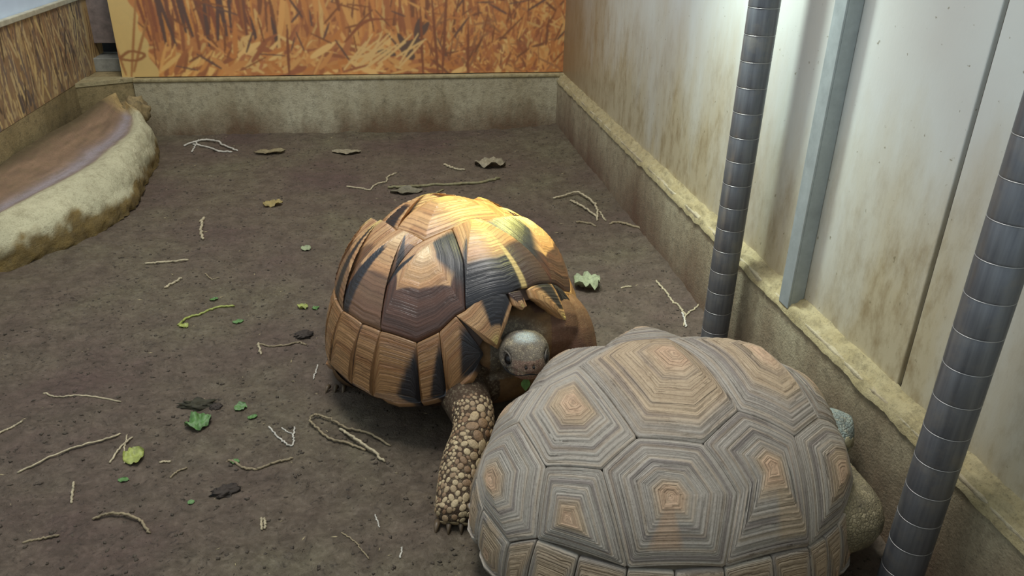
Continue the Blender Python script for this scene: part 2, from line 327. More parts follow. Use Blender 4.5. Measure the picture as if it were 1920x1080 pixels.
# ------------------------------------------------------------------ concrete ramp on the left
def ramp_obj():
    foot = smooth_line([(-.905, 1.30, 0), (-.84, 1.46, 0), (-.786, 1.582, 0), (-.70, 1.70, 0), (-.640, 1.84, 0), (-.622, 1.97, 0), (-.640, 2.16, 0), (-.655, 2.34, 0), (-.690, 2.47, 0), (-.76, 2.56, 0)], 120)
    crest = smooth_line([(-.93, 1.34, .075), (-.885, 1.50, .085), (-.825, 1.62, .092), (-.775, 1.76, .096), (-.730, 1.90, .098), (-.700, 2.04, .100), (-.690, 2.20, .100), (-.694, 2.34, .104), (-.722, 2.44, .120), (-.765, 2.51, .135)], 120)
    inner = smooth_line([(-.96, 1.38, .10), (-.935, 1.56, .105), (-.93, 1.74, .108), (-.925, 1.90, .112), (-.90, 2.05, .118), (-.88, 2.20, .124), (-.85, 2.34, .130), (-.82, 2.46, .150), (-.80, 2.545, .155)], 120)
    prof = []; n = 120; cols = []; V = []
    for i in range(n):
        f, c, q = foot[i], crest[i], inner[i]; row = []
        for t in np.linspace(0, 1, 22):                       # bulging rim from the ground up to the crest
            a = t*math.pi/2; p = f+(c-f)*np.array([1-math.cos(a), 1-math.cos(a), 0])+np.array([0, 0, c[2]*math.sin(a)]); row.append((p, t*.5))
        for t in np.linspace(0, 1, 26)[1:]:                   # the dished top
            p = c+(q-c)*t; p = p-np.array([0, 0, .026*math.sin(math.pi*min(1, t*1.1))**1.0*(1-.35*t)]); row.append((p, .5+t*.5))
        for k, (p, s) in enumerate(row):
            nz = fbm(p[0], p[1], p[2], 16, 5); amp = .010 if s < .5 else .0035
            low = max(0, 1-s/.22); p = p+np.array([.8, -.3, .5])*nz*amp+np.array([.008, -.004, 0])*low*fbm(p[0], p[1], p[2], 60, 3)
            p[0] = max(p[0], -.9035); V.append(p)
            n1 = fbm(p[0], p[1], p[2], 9, 4); n2 = fbm(p[0], p[1], p[2], 50, 4); n4 = fbm(p[0]*3+p[1]*.8, s*9, 0, 10, 4)
            pale = A(196, 190, 156)*(1+.12*n1); moss = A(112, 92, 46)*(1+.5*n2)
            if s < .5:
                k_ = np.clip((.19-s+.10*n1+.05*n2)/.07, 0, 1); col = pale*(1-k_)+moss*k_
            else:
                u = (s-.5)*2; k_ = np.clip((u-.10-.06*n1)/.08, 0, 1); hol = A(132, 106, 82)*(1+.4*n4); viol = A(156, 145, 148)*(1+.2*n4)
                v_ = np.exp(-((u-.30-.05*n1)/.13)**2); hol = hol*(1-v_)+viol*v_; dk = np.clip((u-.78)/.15, 0, 1); hol = hol*(1-dk)+A(84, 70, 44)*dk
                col = pale*(1-k_)+hol*k_
            e = np.clip((i-104)/10, 0, 1); col = col*(1-e)+A(176, 150, 100)*e*(1+.3*n2)
            cols.append(np.clip(col, .005, 1))
    m = NT('ramp_concrete'); co = m.coord(); n1 = m.noise(co, 70, 8, .7); n3 = m.noise(co, 260, 5, .7)
    col = m.mix(m.rng(m.noise(co, 38, 8, .75), .48, .70, 0, .5), m.mix(m.rng(n3, .5, .72, 0, .45), m.attr('Col').outputs['Color'], lin4(92, 76, 50)), lin4(112, 98, 66))
    mat = m.out(Base_Color=col, Roughness=.75, Normal=m.bump(m.math('ADD', n1, m.math('MULTIPLY', n3, .5)), .9, .006))
    o = mk('concrete_ramp', V, [f for f in gridfaces(n, 47)], mat, origin=(-.78, 1.95, 0), attrs={'Col': np.array(cols)})
    tag(o, 'rough concrete ramp with pale rounded rim and hollow brown top in the left corner', 'ramp')
    bl = []
    for k in range(3):                                      # tan lump at the head of the ramp
        bl.append(0)
    nU, nV = 28, 18; V = []; 
    for i in range(nV):
        for j in range(nU):
            th = math.pi*i/(nV-1); ph = 2*math.pi*j/nU; d = np.array([math.sin(th)*math.cos(ph), math.sin(th)*math.sin(ph), math.cos(th)])
            r = 1+.30*fbm(d[0], d[1], d[2], 2.2, 4); V.append(np.array([-.750, 2.528, .098])+d*np.array([.042, .036, .046])*r)
    mk('clay_lump', V, gridfaces(nV, nU, True), plain('tan_clay', (150, 130, 90), .9, nscale=60, var=.4, bump=.8), o)
ramp_obj()
# ------------------------------------------------------------------ tortoises
def rotm(yaw, pit, rol):
    c, s = np.cos, np.sin
    return np.array([[c(yaw), -s(yaw), 0], [s(yaw), c(yaw), 0], [0, 0, 1]])@np.array([[c(pit), 0, -s(pit)], [0, 1, 0], [s(pit), 0, c(pit)]])@np.array([[1, 0, 0], [0, c(rol), -s(rol)], [0, s(rol), c(rol)]])
class Shell:                                             # a dome addressed by disc coordinates D (x to the head, y to the left)
    def __init__(s, cen, yaw, pit, rol, af, ar, b, h, fr, br):
        s.c = np.array(cen); s.R = rotm(yaw, pit, rol); s.af, s.ar, s.b, s.h, s.fr, s.br = af, ar, b, h, fr, br
    def local(s, D):
        D = np.atleast_2d(D); rho = np.hypot(D[:, 0], D[:, 1])+1e-9; ph = np.arctan2(D[:, 1], D[:, 0]); rr = np.clip(rho, 0, 1); ex = np.maximum(rho-1, 0)
        r = np.sin(rr*np.pi/2)**.9+ex; c = np.cos(ph); a = np.where(c > 0, s.af, s.ar)
        zr = np.where(c > 0, s.fr*np.abs(c)**9, s.br*np.abs(c)**6)
        return np.stack([a*r*c, s.b*r*np.sin(ph), zr+(s.h-zr)*np.cos(rr*np.pi/2)-ex*.10], -1)
    def w(s, L): return np.atleast_2d(L)@s.R.T+s.c
    def pos(s, D): return s.w(s.local(D))
    def normal(s, D):
        e = 1e-3; D = np.atleast_2d(D); D = D*np.where(np.hypot(D[:, 0], D[:, 1]) < 3e-3, 0, 1)[:, None]+np.where(np.hypot(D[:, 0], D[:, 1]) < 3e-3, 3e-3, 0)[:, None]
        n = np.cross(s.pos(D+[e, 0])-s.pos(D-[e, 0]), s.pos(D+[0, e])-s.pos(D-[0, e])); n = n/np.linalg.norm(n, axis=1)[:, None]
        rho = np.hypot(D[:, 0], D[:, 1]); rad = s.R@np.array([0, 0, 1.0])
        if (n@rad).mean() < 0: n = -n
        return n
def pix(S, pts):
    if not hasattr(S, 'g'):
        RR, PP = np.meshgrid(np.linspace(.004, 1.16, 330), np.linspace(-np.pi, np.pi, 620, endpoint=False), indexing='ij'); D = np.stack([RR*np.cos(PP), RR*np.sin(PP)], -1).reshape(-1, 2)
        P = S.pos(D); N = S.normal(D); v = ((CAM-P)*N).sum(1) > 0; D, P = D[v], P[v]; c = (P-CAM)@RC; S.g = (D, np.stack([CX+F*c[:, 0]/c[:, 2], CY+F*c[:, 1]/c[:, 2]], -1))
    return [tuple(S.g[0][np.hypot(*(S.g[1]-p).T).argmin()]) for p in pts]
def scute(name, S, parent, mat, poly, cen, pyr, nr, relief, colfn, t0=.12, p=1.0, gap=.0035, drop=.0022, jam=.35, seg=None, thick=.006, seed=0, NT_=72, per=14):
    r = np.random.default_rng(seed); poly = np.array(poly, float); cen = np.array(cen, float)
    area_ = .5*np.sum(poly[:, 0]*np.roll(poly[:, 1], -1)-poly[:, 1]*np.roll(poly[:, 0], -1))
    if area_ < 0: poly = poly[::-1]
    q = []
    for i in range(len(poly)):                             # corners slightly cut
        a, b = poly[i], poly[(i+1) % len(poly)]; q += [a+(b-a)*.025, a+(b-a)*.975]
    B = []
    for i in range(len(q)):
        a, b = q[i], q[(i+1) % len(q)]; m = per if i % 2 == 0 else 2
        for k in range(m): B.append(a+(b-a)*k/m)
    B = np.array(B); n = len(B); g = poly.mean(0); d = B-g; B = g+d*(1-gap/np.maximum(np.linalg.norm(d, axis=1), .03))[:, None]
    cens = np.tile(cen, (n, 1))
    if seg is not None:
        a_, b_ = np.array(seg[0]), np.array(seg[1]); ab = b_-a_; u_ = np.clip(((B-a_)@ab)/(ab@ab), .10, .90); cens = (a_+u_[:, None]*ab)*.975
    wob = .06*np.sin(np.linspace(0, 2*np.pi, n, endpoint=False)*3+r.uniform(0, 6)); ts = np.linspace(1, .02, NT_); jit = np.cumsum(r.normal(0, 1, NT_)); jit = (jit-jit.mean())/(jit.std()+1e-6)*jam
    ramp_ = np.convolve(r.random(NT_+8), np.ones(9)/9, 'valid'); V = []; T = []; C_ = []; out = nrm(cen) if np.linalg.norm(cen) > .05 else np.array([1.0, 0])
    for i, t in enumerate(ts):
        D = cens+(B-cens)*t
        h = pyr*((1-max(t, t0))/(1-t0))**p + (0 if t > t0 else .0006*(1-t/t0))
        ringc = t*nr+jit[i]+wob
        fr_ = ringc % 1.0; h = h+relief*(.5+.9*ramp_[i])*(fr_**2)*(t > t0*.8)-drop*math.exp(-(1-t)/.016)
        V.append(S.pos(D)+S.normal(D)*np.reshape(h, (-1, 1))); T.append(np.broadcast_to(ringc, (n,)))
        dv = B-cen; al = np.arctan2(dv[:, 0]*out[1]-dv[:, 1]*out[0], dv@out)
        if seg is not None:
            sd = 1 if cen[1] < 0 else -1; ut = ((B-a_)@ab)/(ab@ab)-.30*(t-.55); al = np.where(ut > .5, -sd*(np.pi-(ut-.5)*2.2), sd*(np.pi-(.5-ut)*2.2))
        C_.append(colfn(np.full(n, t), al, D, r))
    V = np.vstack(V); k = len(ts); Fc = gridfaces(k, n, True); cidx = k*n
    V = np.vstack([V, V[(k-1)*n:k*n].mean(0)]); T = np.concatenate(T+[[0.]]); C_ = np.vstack(C_+[C_[-1].mean(0)[None]])
    Fc += [((k-1)*n+j, (k-1)*n+(j+1) % n, cidx) for j in range(n)]
    D = B; sk = V[:n]-S.normal(D)*thick; o0 = len(V); V = np.vstack([V, sk]); T = np.concatenate([T, T[:n]]); C_ = np.vstack([C_, C_[:n]*.5])
    Fc += [(j, o0+j, o0+(j+1) % n, (j+1) % n) for j in range(n)]
    return mk(name, V, Fc, mat, parent, attrs={'Col': np.clip(C_, .003, 1), 'ring': T})
def scutemat(name, line, rough, linecol, bumps, spec=.5, coat=0., fine=.5):
    m = NT(name); c = m.coord(); rg = m.attr('ring').outputs['Fac']; col = m.attr('Col').outputs['Color']
    n1 = m.noise(c, 45, 6, .65); n2 = m.noise(c, 300, 5, .7); n0 = m.noise(c, 14, 4, .6)
    r1 = m.math('ADD', rg, m.math('MULTIPLY', m.math('SUBTRACT', n1, .5), .7)); fr_ = m.math('FRACT', r1)
    fr2 = m.math('FRACT', m.math('MULTIPLY', r1, 2.7))
    ln = m.math('MULTIPLY', m.math('MAXIMUM', m.rng(fr_, .20, .02, 0, 1), m.rng(fr2, .30, .05, 0, fine)), m.rng(n0, .35, .6, .35, 1))
    col = m.mix(m.math('MULTIPLY', ln, line), col, linecol, 'MULTIPLY'); col = m.mix(m.rng(n2, .5, .75, 0, .30), col, lin4(120, 100, 84), 'MULTIPLY')
    col = m.mix(m.rng(n1, .35, .7, 0, .25), col, lin4(190, 170, 150), 'MULTIPLY')
    hb = m.math('ADD', m.math('MULTIPLY', ln, -1.0), m.math('MULTIPLY', n2, .6))
    return m.out(Base_Color=col, Roughness=m.rng(n1, .3, .7, rough-.08, rough+.12), Specular_IOR_Level=spec, Coat_Weight=coat, Coat_Roughness=.3, Normal=m.bump(hb, bumps, .0016))
def sst(x, a, b): t = np.clip((x-a)/(b-a), 0, 1); return t*t*(3-2*t)
def mixc(a, b, t): return a*(1-t[:, None])+b*t[:, None]
def remesh(name, parts, voxel, mat, parent, smooth_it=6):
    V, Fc = join_vf(parts); o = mk('tmp', V, Fc, mat)
    md = o.modifiers.new('r', 'REMESH'); md.mode = 'VOXEL'; md.voxel_size = voxel
    m2 = o.modifiers.new('s', 'SMOOTH'); m2.factor = .5; m2.iterations = smooth_it
    dg = bpy.context.evaluated_depsgraph_get(); me = bpy.data.meshes.new_from_object(o.evaluated_get(dg))
    P = np.empty(len(me.vertices)*3); me.vertices.foreach_get('co', P); P = P.reshape(-1, 3)
    Nn = np.array([v.normal[:] for v in me.vertices]); Fq = [tuple(p.vertices) for p in me.polygons]
    bpy.data.objects.remove(o); bpy.data.meshes.remove(me); return P, Nn, Fq
def chain(P, Rr, n=10, k=16, Rv=None):
    P = smooth_line(P, n*len(P)//2+4); u = np.linspace(0, 1, len(P)); r = np.interp(u, np.linspace(0, 1, len(Rr)), Rr); rv = r if Rv is None else np.interp(u, np.linspace(0, 1, len(Rv)), Rv)
    e0 = P[0]-(P[1]-P[0])/np.linalg.norm(P[1]-P[0])*r[0]*.5; e1 = P[-1]+(P[-1]-P[-2])/np.linalg.norm(P[-1]-P[-2])*r[-1]*.5
    return tube_vf(np.vstack([e0, P, e1]), np.concatenate([[r[0]*.6], r, [r[-1]*.6]]), k, np.concatenate([[rv[0]*.6], rv, [rv[-1]*.6]]))
def ellip(c, rad, Rm=np.eye(3), nU=28, nV=18):
    V = []
    for i in range(1, nV):
        for j in range(nU):
            th = math.pi*i/nV; ph = 2*math.pi*j/nU; V.append(np.array([math.sin(th)*math.cos(ph), math.sin(th)*math.sin(ph), math.cos(th)])*rad)
    Fc = gridfaces(nV-1, nU, True); V.append(np.array([0, 0, rad[2]])); V.append(np.array([0, 0, -rad[2]])); k = len(V)
    Fc += [((j+1) % nU, j, k-2) for j in range(nU)]+[((nV-2)*nU+j, (nV-2)*nU+(j+1) % nU, k-1) for j in range(nU)]
    V = np.array(V)@Rm.T+np.array(c)
    return V, [f[::-1] for f in Fc]
def headframe(f):
    f = nrm(np.array(f, float)); s = nrm(np.cross(f, [0, 0, 1])); u = np.cross(s, f); return np.stack([f, s, u], 1)      # columns: forward, right, up
def head_vf(c, Rm, k=1.0):
    st = [(-.060, .019, .018, -.006), (-.045, .024, .022, -.003), (-.030, .031, .028, 0), (-.012, .0345, .032, .001), (.004, .034, .0305, .001), (.018, .0295, .027, -.001), (.030, .0235, .0225, -.004), (.039, .0175, .0175, -.006), (.046, .0105, .0115, -.006), (.049, .004, .005, -.006)]
    n = 24; V = []
    for x, wd, hh, zo in st:
        for j in range(n):
            a = 2*math.pi*j/n; cs, sn = math.cos(a), math.sin(a); V.append(np.array([x, wd*np.sign(cs)*abs(cs)**.85, zo+hh*np.sign(sn)*abs(sn)**.9*(1 if sn > 0 else .85)])*k)
    Fc = gridfaces(len(st), n, True)+[tuple(range(n))[::-1], tuple(range((len(st)-1)*n, len(st)*n))]
    return np.array(V)@Rm.T+np.array(c), Fc
def head_detail(P, c, Rm, k=1.0):
    L = (P-np.array(c))@Rm/k; f, s, u = L.T; near = (np.abs(f) < .06) & (np.abs(s) < .045) & (np.abs(u) < .045); dl = np.zeros_like(L)
    for sg in (-1, 1):
        d = np.sqrt(((f-.016)/1.25)**2+(s-sg*.027)**2+(u-.003)**2); dl[:, 1] -= sg*.0065*np.exp(-(d/.0085)**2)
        d = np.sqrt(((f-.014)/1.6)**2+((s-sg*.022)/1.0)**2+((u-.017)/.8)**2); dl += np.array([.3, sg*.5, .9])*(.0035*np.exp(-(d/.008)**2))[:, None]
        d = np.sqrt((f-.047)**2+(s-sg*.0048)**2+(u+.001)**2); dl[:, 0] -= .004*np.exp(-(d/.0022)**2)
    mz = -.0115-.0035*np.cos(f*90); g = np.exp(-((u-mz)/.0014)**2)*sst(f, -.004, .006); dl += -np.stack([f*0+.5, s/.03, 0*u], 1)*(.0022*g)[:, None]
    return P+np.where(near[:, None], dl@Rm.T*k, 0), near, L
def skinmat(name, cell, bumps, rough=.7, dark=(60, 46, 36), edge=.10):
    m = NT(name); c = m.coord(); cell_ = m.attr('cell').outputs['Fac']; c = m.n('ShaderNodeVectorMath', {0: c, 1: m.n('ShaderNodeVectorMath', {0: m.n('ShaderNodeTexNoise', {'Vector': c, 'Scale': 90.0}).outputs['Color'], 'Scale': .004}, operation='SCALE').outputs[0]}, operation='ADD').outputs[0]; d = m.vor(c, cell, 'DISTANCE_TO_EDGE'); n = m.noise(c, 40, 6, .65); n2 = m.noise(m.mapv(c, (1, 1, 3)), 120, 5, .7)
    e = m.math('MULTIPLY', m.rng(d, edge, .01, 0, 1), cell_); col = m.attr('Col').outputs['Color']
    rc = m.sep(m.vor(c, cell, out='Color'))[0]
    col = m.mix(m.math('MULTIPLY', m.rng(rc, .6, 1, 0, .35), cell_), col, lin4(196, 182, 150)); col = m.mix(m.math('MULTIPLY', e, .55), col, lin4(*dark)); col = m.mix(m.rng(n, .4, .7, 0, .5), col, lin4(*dark))
    hb = m.math('ADD', m.math('MULTIPLY', m.rng(d, 0, .2, 0, 1), cell_), m.math('MULTIPLY', n2, .7))
    return m.out(Base_Color=col, Roughness=rough, Specular_IOR_Level=.25, Normal=m.bump(hb, bumps, .0025))
M_eye = plain('dark_eye', (20, 17, 18), .3, bump=0, var=.1, spec=.3); M_nostril = plain('nostril', (20, 15, 14), .7); M_claw = plain('horn_claw', (96, 80, 60), .5)
def scalemat(name, ca, cb):
    m = NT(name); c = m.coord(); r = m.n('ShaderNodeObjectInfo').outputs['Random']; n = m.noise(c, 2.5, 5, .6)
    col = m.mix(r, lin4(*ca), lin4(*cb)); col = m.mix(m.rng(n, .4, .7, 0, .5), col, lin4(*[v*.55 for v in cb]))
    return m.out(Base_Color=col, Roughness=.5, Normal=m.bump(n, .3, .05))
def scale_unit(name, mat, parent, loc, nor, r, stretch, h, rot, first):
    z = nrm(nor); x = nrm(np.cross([.3, .2, 1], z)); y = np.cross(z, x); x, y = x*math.cos(rot)+y*math.sin(rot), -x*math.sin(rot)+y*math.cos(rot)
    if first is None:
        V = [(0, 0, 1)]; Fc = []; n = 9
        for q, hh in ((.55, .82), (.88, .42), (1.0, -.3)):
            for j in range(n): V.append((q*math.cos(2*math.pi*j/n), q*math.sin(2*math.pi*j/n), hh))
        Fc = [(0, 1+j, 1+(j+1) % n) for j in range(n)]+[(1+i*n+j, 1+(i+1)*n+j, 1+(i+1)*n+(j+1) % n, 1+i*n+(j+1) % n) for i in range(2) for j in range(n)]
        me = bpy.data.meshes.new(name); me.from_pydata(V, [], Fc); me.polygons.foreach_set('use_smooth', [True]*len(Fc)); me.materials.append(mat); first = bpy.data.objects.new(name, me); o = first
    else: o = first.copy()
    COL.objects.link(o); o.parent = parent
    M = Matrix.Identity(4); off = origin_of(parent)
    for i in range(3): M[i][0] = x[i]*r*stretch; M[i][1] = y[i]*r; M[i][2] = z[i]*h; M[i][3] = loc[i]-off[i]
    o.matrix_local = M; return first
def scatter_scales(P, N, mask, radius_fn, mat, parent, seed, stretch=1.15, limit=260, name='leg_scale'):
    r = np.random.default_rng(seed); idx = r.permutation(np.nonzero(mask)[0]); rad = {}; keep = []
    big = sorted(idx, key=lambda i: -radius_fn(P[i], r)[0]) if False else idx
    pts = np.empty((0, 3)); rs = np.empty(0); nf = {i: radius_fn(P[i], r) for i in idx}
    for i in sorted(idx, key=lambda i: -nf[i]):
        ri = nf[i]
        if len(pts) and (np.linalg.norm(pts-P[i], axis=1) < (rs+ri)*.97).any(): continue
        pts = np.vstack([pts, P[i]]); rs = np.append(rs, ri); keep.append(i)
        if len(keep) >= limit: break
    first = None
    for i, ri in zip(keep, rs): first = scale_unit(name, mat, parent, P[i], N[i], ri, r.uniform(1.0, stretch), ri*.30, r.uniform(0, 3), first)
def claws(parent, base, fwd, side, n, spread, L, r):
    for k in range(n):
        s = (k-(n-1)/2)*spread; a = np.array(base)+np.array(side)*s; d = nrm(np.array(fwd)+np.array(side)*s*8)
        mk('claw', *tube_vf([a, a+d*L*.5+[0, 0, .001], a+d*L+[0, 0, -L*.35]], [r, r*.75, r*.12], 8), M_claw, parent)
def under_shell(S, parent, mat, plz, pr, name='plastron'):
    n = 72; ph = np.linspace(0, 2*np.pi, n, endpoint=False); rows = []
    rim = S.local(np.stack([np.cos(ph), np.sin(ph)], 1)*.985)-np.array([0, 0, .004])
    side = np.abs(np.sin(ph))**1.5                       # closed bridge at the sides, open at head and tail
    low = np.stack([np.where(np.cos(ph) > 0, S.af, S.ar)*np.cos(ph)*pr, S.b*np.sin(ph)*(pr+.10), np.full(n, plz)], 1)
    rows = [low*.02+[0, 0, plz*.98], low*[.6, .6, 1], low*[.92, .92, 1], low]
    rows.append(low*(1-side[:, None]*.55)+rim*side[:, None]*.55+np.array([0, 0, -.004]))
    up = low*(1-side[:, None]*.97)+rim*side[:, None]*.97+np.array([0, 0, .012])*(1-side[:, None]); rows.append(up)
    V = np.vstack(rows)
    o = mk(name, S.w(V), [f[::-1] for f in gridfaces(len(rows), n, True)], mat, parent); return o
def base_dome(S, parent, mat, notch=0.):
    n, k = 96, 40; ph = np.linspace(0, 2*np.pi, n, endpoint=False); V = []
    for rho in np.linspace(.01, 1.0, k):
        D = np.stack([np.cos(ph), np.sin(ph)], 1)*rho*(1-notch*np.exp(-(((ph+np.pi) % (2*np.pi)-np.pi)/.40)**4))[:, None]; V.append(S.pos(D)-S.normal(D)*.0055)
    return mk('carapace', np.vstack(V), gridfaces(k, n, True), mat, parent)
mir = lambda P: [(x, -y) for x, y in P]
def marginals(inner, tip=1.06, seamr=.985, first_tip=None):
    out = []
    for i in range(len(inner)-1):
        a, b = np.array(inner[i]), np.array(inner[i+1]); pa, pb = math.atan2(a[1], a[0]), math.atan2(b[1], b[0]); pm = (pa+pb)/2
        f = lambda p, r: np.array([math.cos(p)*r, math.sin(p)*r]); tp = first_tip if (i == 0 and first_tip) else tip
        poly = [a, b, f(pb, seamr), f(pb+(pm-pb)*.45, (seamr+tp)/2+.012), f(pm, tp), f(pa+(pm-pa)*.45, (seamr+tp)/2+.012), f(pa, seamr)]
        out.append((poly, f(pm, tp-.07)))
    return out
# ---- the yellow and black tortoise
def tortoise_yellow():
    S = Shell((.0938, 1.0881, .0695), -1.12, .071, .016, .195, .212, .199, .213, .11, .02)
    T = empty('tortoise', (.0938, 1.0881, 0)); tag(T, 'high-domed yellow and black tortoise walking towards the viewer with raised head', 'tortoise')
    M = scutemat('amber_scute', .62, .33, lin4(112, 62, 44), .5, .5, .3, .22)
    car = base_dome(S, T, plain('seam_horn', (62, 42, 30), .6), .15); car['label'] = 'domed carapace with yellow rays'
    TAN, PALE, ORA, BRN, DRK, BLK, YEL = A(208, 164, 116), A(230, 200, 156), A(176, 124, 80), A(124, 84, 58), A(68, 46, 38), A(32, 29, 34), A(214, 188, 118)
    def cf(wedges, dark_from=.55, dn=1.0, top=PALE, tint=1.0):
        def fn(t, al, D, r):
            c = mixc(np.tile(top, (len(t), 1)), np.tile(TAN, (len(t), 1)), sst(t, .05, .28)); c = mixc(c, np.tile(ORA, (len(t), 1)), sst(np.sin(t*15+1), .2, 1.)*.6*sst(t, .1, .3)); q_ = t*np.maximum(np.cos(al), 0)*1.02
            band = np.sin(t*41)*.5+.5; c = c*(1-.22*band[:, None]*sst(t, .12, .2)[:, None])
            c = mixc(c, np.tile(A(84, 54, 40), (len(t), 1))*(.75+.5*(np.sin(t*33+al*3)*.5+.5))[:, None], sst(q_, dark_from-.07, dark_from-.035)*dn)
            c = c*tint
            for a0, wd, ts, col in wedges:
                da = np.abs((al-a0+np.pi) % (2*np.pi)-np.pi); m_ = (1-sst(da, wd*.75, wd))*sst(t, ts, ts+.08); c = mixc(c, np.tile(col, (len(t), 1)), m_)
            return c
        return fn
    # vertebrals
    V1 = [(.165, -.075), (.40, -.155), (.615, -.275), (.755, -.07), (.755, .07), (.615, .275), (.40, .155), (.165, .075)]
    V2 = [(.165, -.075), (.150, -.205), (-.035, -.235), (-.110, -.12), (-.110, .12), (-.035, .235), (.150, .205), (.165, .075)]
    V3 = [(-.110, -.12), (-.035, -.235), (-.205, -.225), (-.245, -.10), (-.245, .10), (-.205, .225), (-.035, .235), (-.110, .12)]
    V4 = [(-.245, -.10), (-.205, -.225), (-.40, -.20), (-.46, -.10), (-.46, .10), (-.40, .20), (-.205, .225), (-.245, .10)]
    V5 = [(-.46, -.10), (-.40, -.20), (-.62, -.34), (-.72, -.12), (-.72, .12), (-.62, .34), (-.40, .20), (-.46, .10)]
    sc = lambda *a, **k: scute('vertebral_scute', S, car, M, *a, gap=.0018, drop=.0014, **k)
    sc(V1, (.205, 0), .010, 24, .0011, cf([(.25, .55, .50, BLK), (-.35, .30, .40, DRK), (-.06, .045, .05, A(196, 172, 116))], .5, 0, YEL), p=.7, seed=1)
    sc(V2, (-.02, 0), .019, 10, .0012, cf([(1.6, .35, .45, TAN), (-1.6, .35, .45, TAN)], .7, .0, YEL), p=.8, seed=2)
    sc(V3, (-.15, 0), .018, 9, .0012, cf([(1.57, .4, .4, BLK), (-1.57, .4, .4, BLK)], .6, .2, YEL), p=.8, seed=3)
    sc(V4, (-.31, 0), .014, 9, .0012, cf([(1.2, .3, .4, BLK), (-1.2, .3, .4, BLK)], .6, .3), p=.8, seed=4)
    sc(V5, (-.47, 0), .010, 14, .0012, cf([(.4, .25, .3, BLK), (-.4, .25, .3, BLK)], .55, .5), p=.8, seed=5)
    # costals (near side is y < 0, mirrored for the far side)
    J2, J3 = (-.036, -.690), (-.36, -.60); n0 = (.615, -.275)
    n1, n2, n3, n4, n5 = pix(S, [(855, 592), (823, 622), (780, 642), (714, 621), (678, 606)]); J1 = n4
    o1, od, o2, o3, om, o4, o5, o6 = pix(S, [(908, 664), (880, 712), (838, 742), (788, 755), (745, 757), (700, 744), (662, 722), (622, 688)])
    c1, c2, c3, c4, c5 = pix(S, [(868, 702), (797, 738), (725, 738), (684, 722), (646, 696)])
    M1p = [n1, n0]+pix(S, [(897, 553), (920, 546), (950, 549), (961, 573), (953, 602), (940, 634), (926, 651), (910, 641), (880, 614)]); M1c = pix(S, [(927, 641)])[0]
    NU = pix(S, [(951, 548), (976, 543), (988, 574), (977, 583), (962, 573)]); NUc = pix(S, [(976, 575)])[0]
    fp = lambda p, r: (math.cos(p)*r, math.sin(p)*r)
    M1r = [(.765, .05), (.615, .275), fp(.45, .82), fp(.42, .93), fp(.37, .95), fp(.28, .92), fp(.16, .89), fp(.07, .84)]; M1rc = fp(.37, .915)
    M2r = [(.615, .275), (n1[0], -n1[1]), (n2[0], -n2[1]), fp(.80, .93), fp(.75, .985), fp(.68, 1.0), fp(.58, .965), fp(.42, .93), fp(.45, .82)]; M2rc = fp(.70, .95)
    C1 = [(.165, -.075), (.150, -.205), (.148, -.264), (.196, -.469), J1, n3, n2, n1, n0, (.40, -.155)]
    C2 = [(.150, -.205), (-.035, -.235), (-.099, -.574), J2, n5, J1, (.196, -.469), (.148, -.264)]
    C3 = [(-.035, -.235), (-.205, -.225), (-.33, -.46), J3, J2, (-.099, -.574)]
    C4 = [(-.205, -.225), (-.40, -.20), (-.62, -.34), J3, (-.33, -.46)]
    for sg in (1, -1):
        mm = (lambda P: P) if sg == 1 else mir; s_ = sg
        sc = lambda *a, **k: scute('costal_scute', S, car, M, *a, gap=.0018, drop=.0014, **k)
        sc(mm(C1), (.222, -.235*s_), .009 if sg == 1 else .020, 24, .0010, cf([(-s_*1.75, 1.02, .22, BLK), (s_*.95, .13, .25, BLK)], .52, 1.0, PALE), p=.8, seed=10+sg)
        sc(mm(C2), (.070, -.235*s_), .009, 22, .0010, cf([(-s_*.42, .13, .1, BLK), (s_*.52, .16, .2, BLK)], .55, .8), p=.8, seed=20+sg)
        sc(mm(C3), (-.130, -.245*s_), .014, 20, .0010, cf([(-s_*.35, .16, .05, BLK), (s_*.55, .15, .2, BLK)], .55, .7, YEL), p=.8, seed=30+sg)
        sc(mm(C4), (-.270, -.235*s_), .017, 13, .0012, cf([(-s_*.4, .16, .1, BLK), (s_*.5, .15, .2, BLK)], .55, .7, YEL), p=.8, seed=40+sg)
        rear = [J2, (-.20, -.66), J3, (-.50, -.47), (-.62, -.34), (-.70, -.18), (-.72, -.0)]; rang = [-1.72, -1.98, -2.25, -2.5, -2.74, -2.95, -3.14]
        f = lambda p, r: (math.cos(p)*r, math.sin(p)*r)
        MG = []                                            # (polygon, growth centre, wedges)
        for i in range(6):
            pa, pb = rang[i], rang[i+1]; pm = (pa+pb)/2
            MG.append(([rear[i], rear[i+1], f(pb, .985), f(pm, 1.035), f(pa, .985)], f(pm, .97), [(s_*2.2, .50, .0, BLK)], (f(pb, .985), f(pa, .985))))
        MG += [([n5, J2, o6, o5], c5, [(s_*2.0, .55, .0, BLK)], (o6, o5)), ([n4, n5, o5, o4], c4, [(s_*2.1, .35, .2, DRK)], (o5, o4)), ([n3, n4, o4, om, o3], c3, [(-s_*1.75, 1.05, -.2, BLK)], (o4, o3)),
               ([n2, n3, o3, o2], c2, [(-s_*1.95, 1.25, -.2, BLK)], (o3, o2)), ([n1, n2, o2, od, o1], c1, [(-s_*2.05, 1.10, -.2, BLK)], (o2, o1))]
        if sg == 1: MG.append((M1p, M1c, [(-(math.pi-.22), .40, .32, BLK)], None))
        else: MG += [(M1r, M1rc, [(math.pi-.30, .45, .25, BLK)], None), (M2r, M2rc, [(math.pi-.55, .30, .10, BLK)], None)]
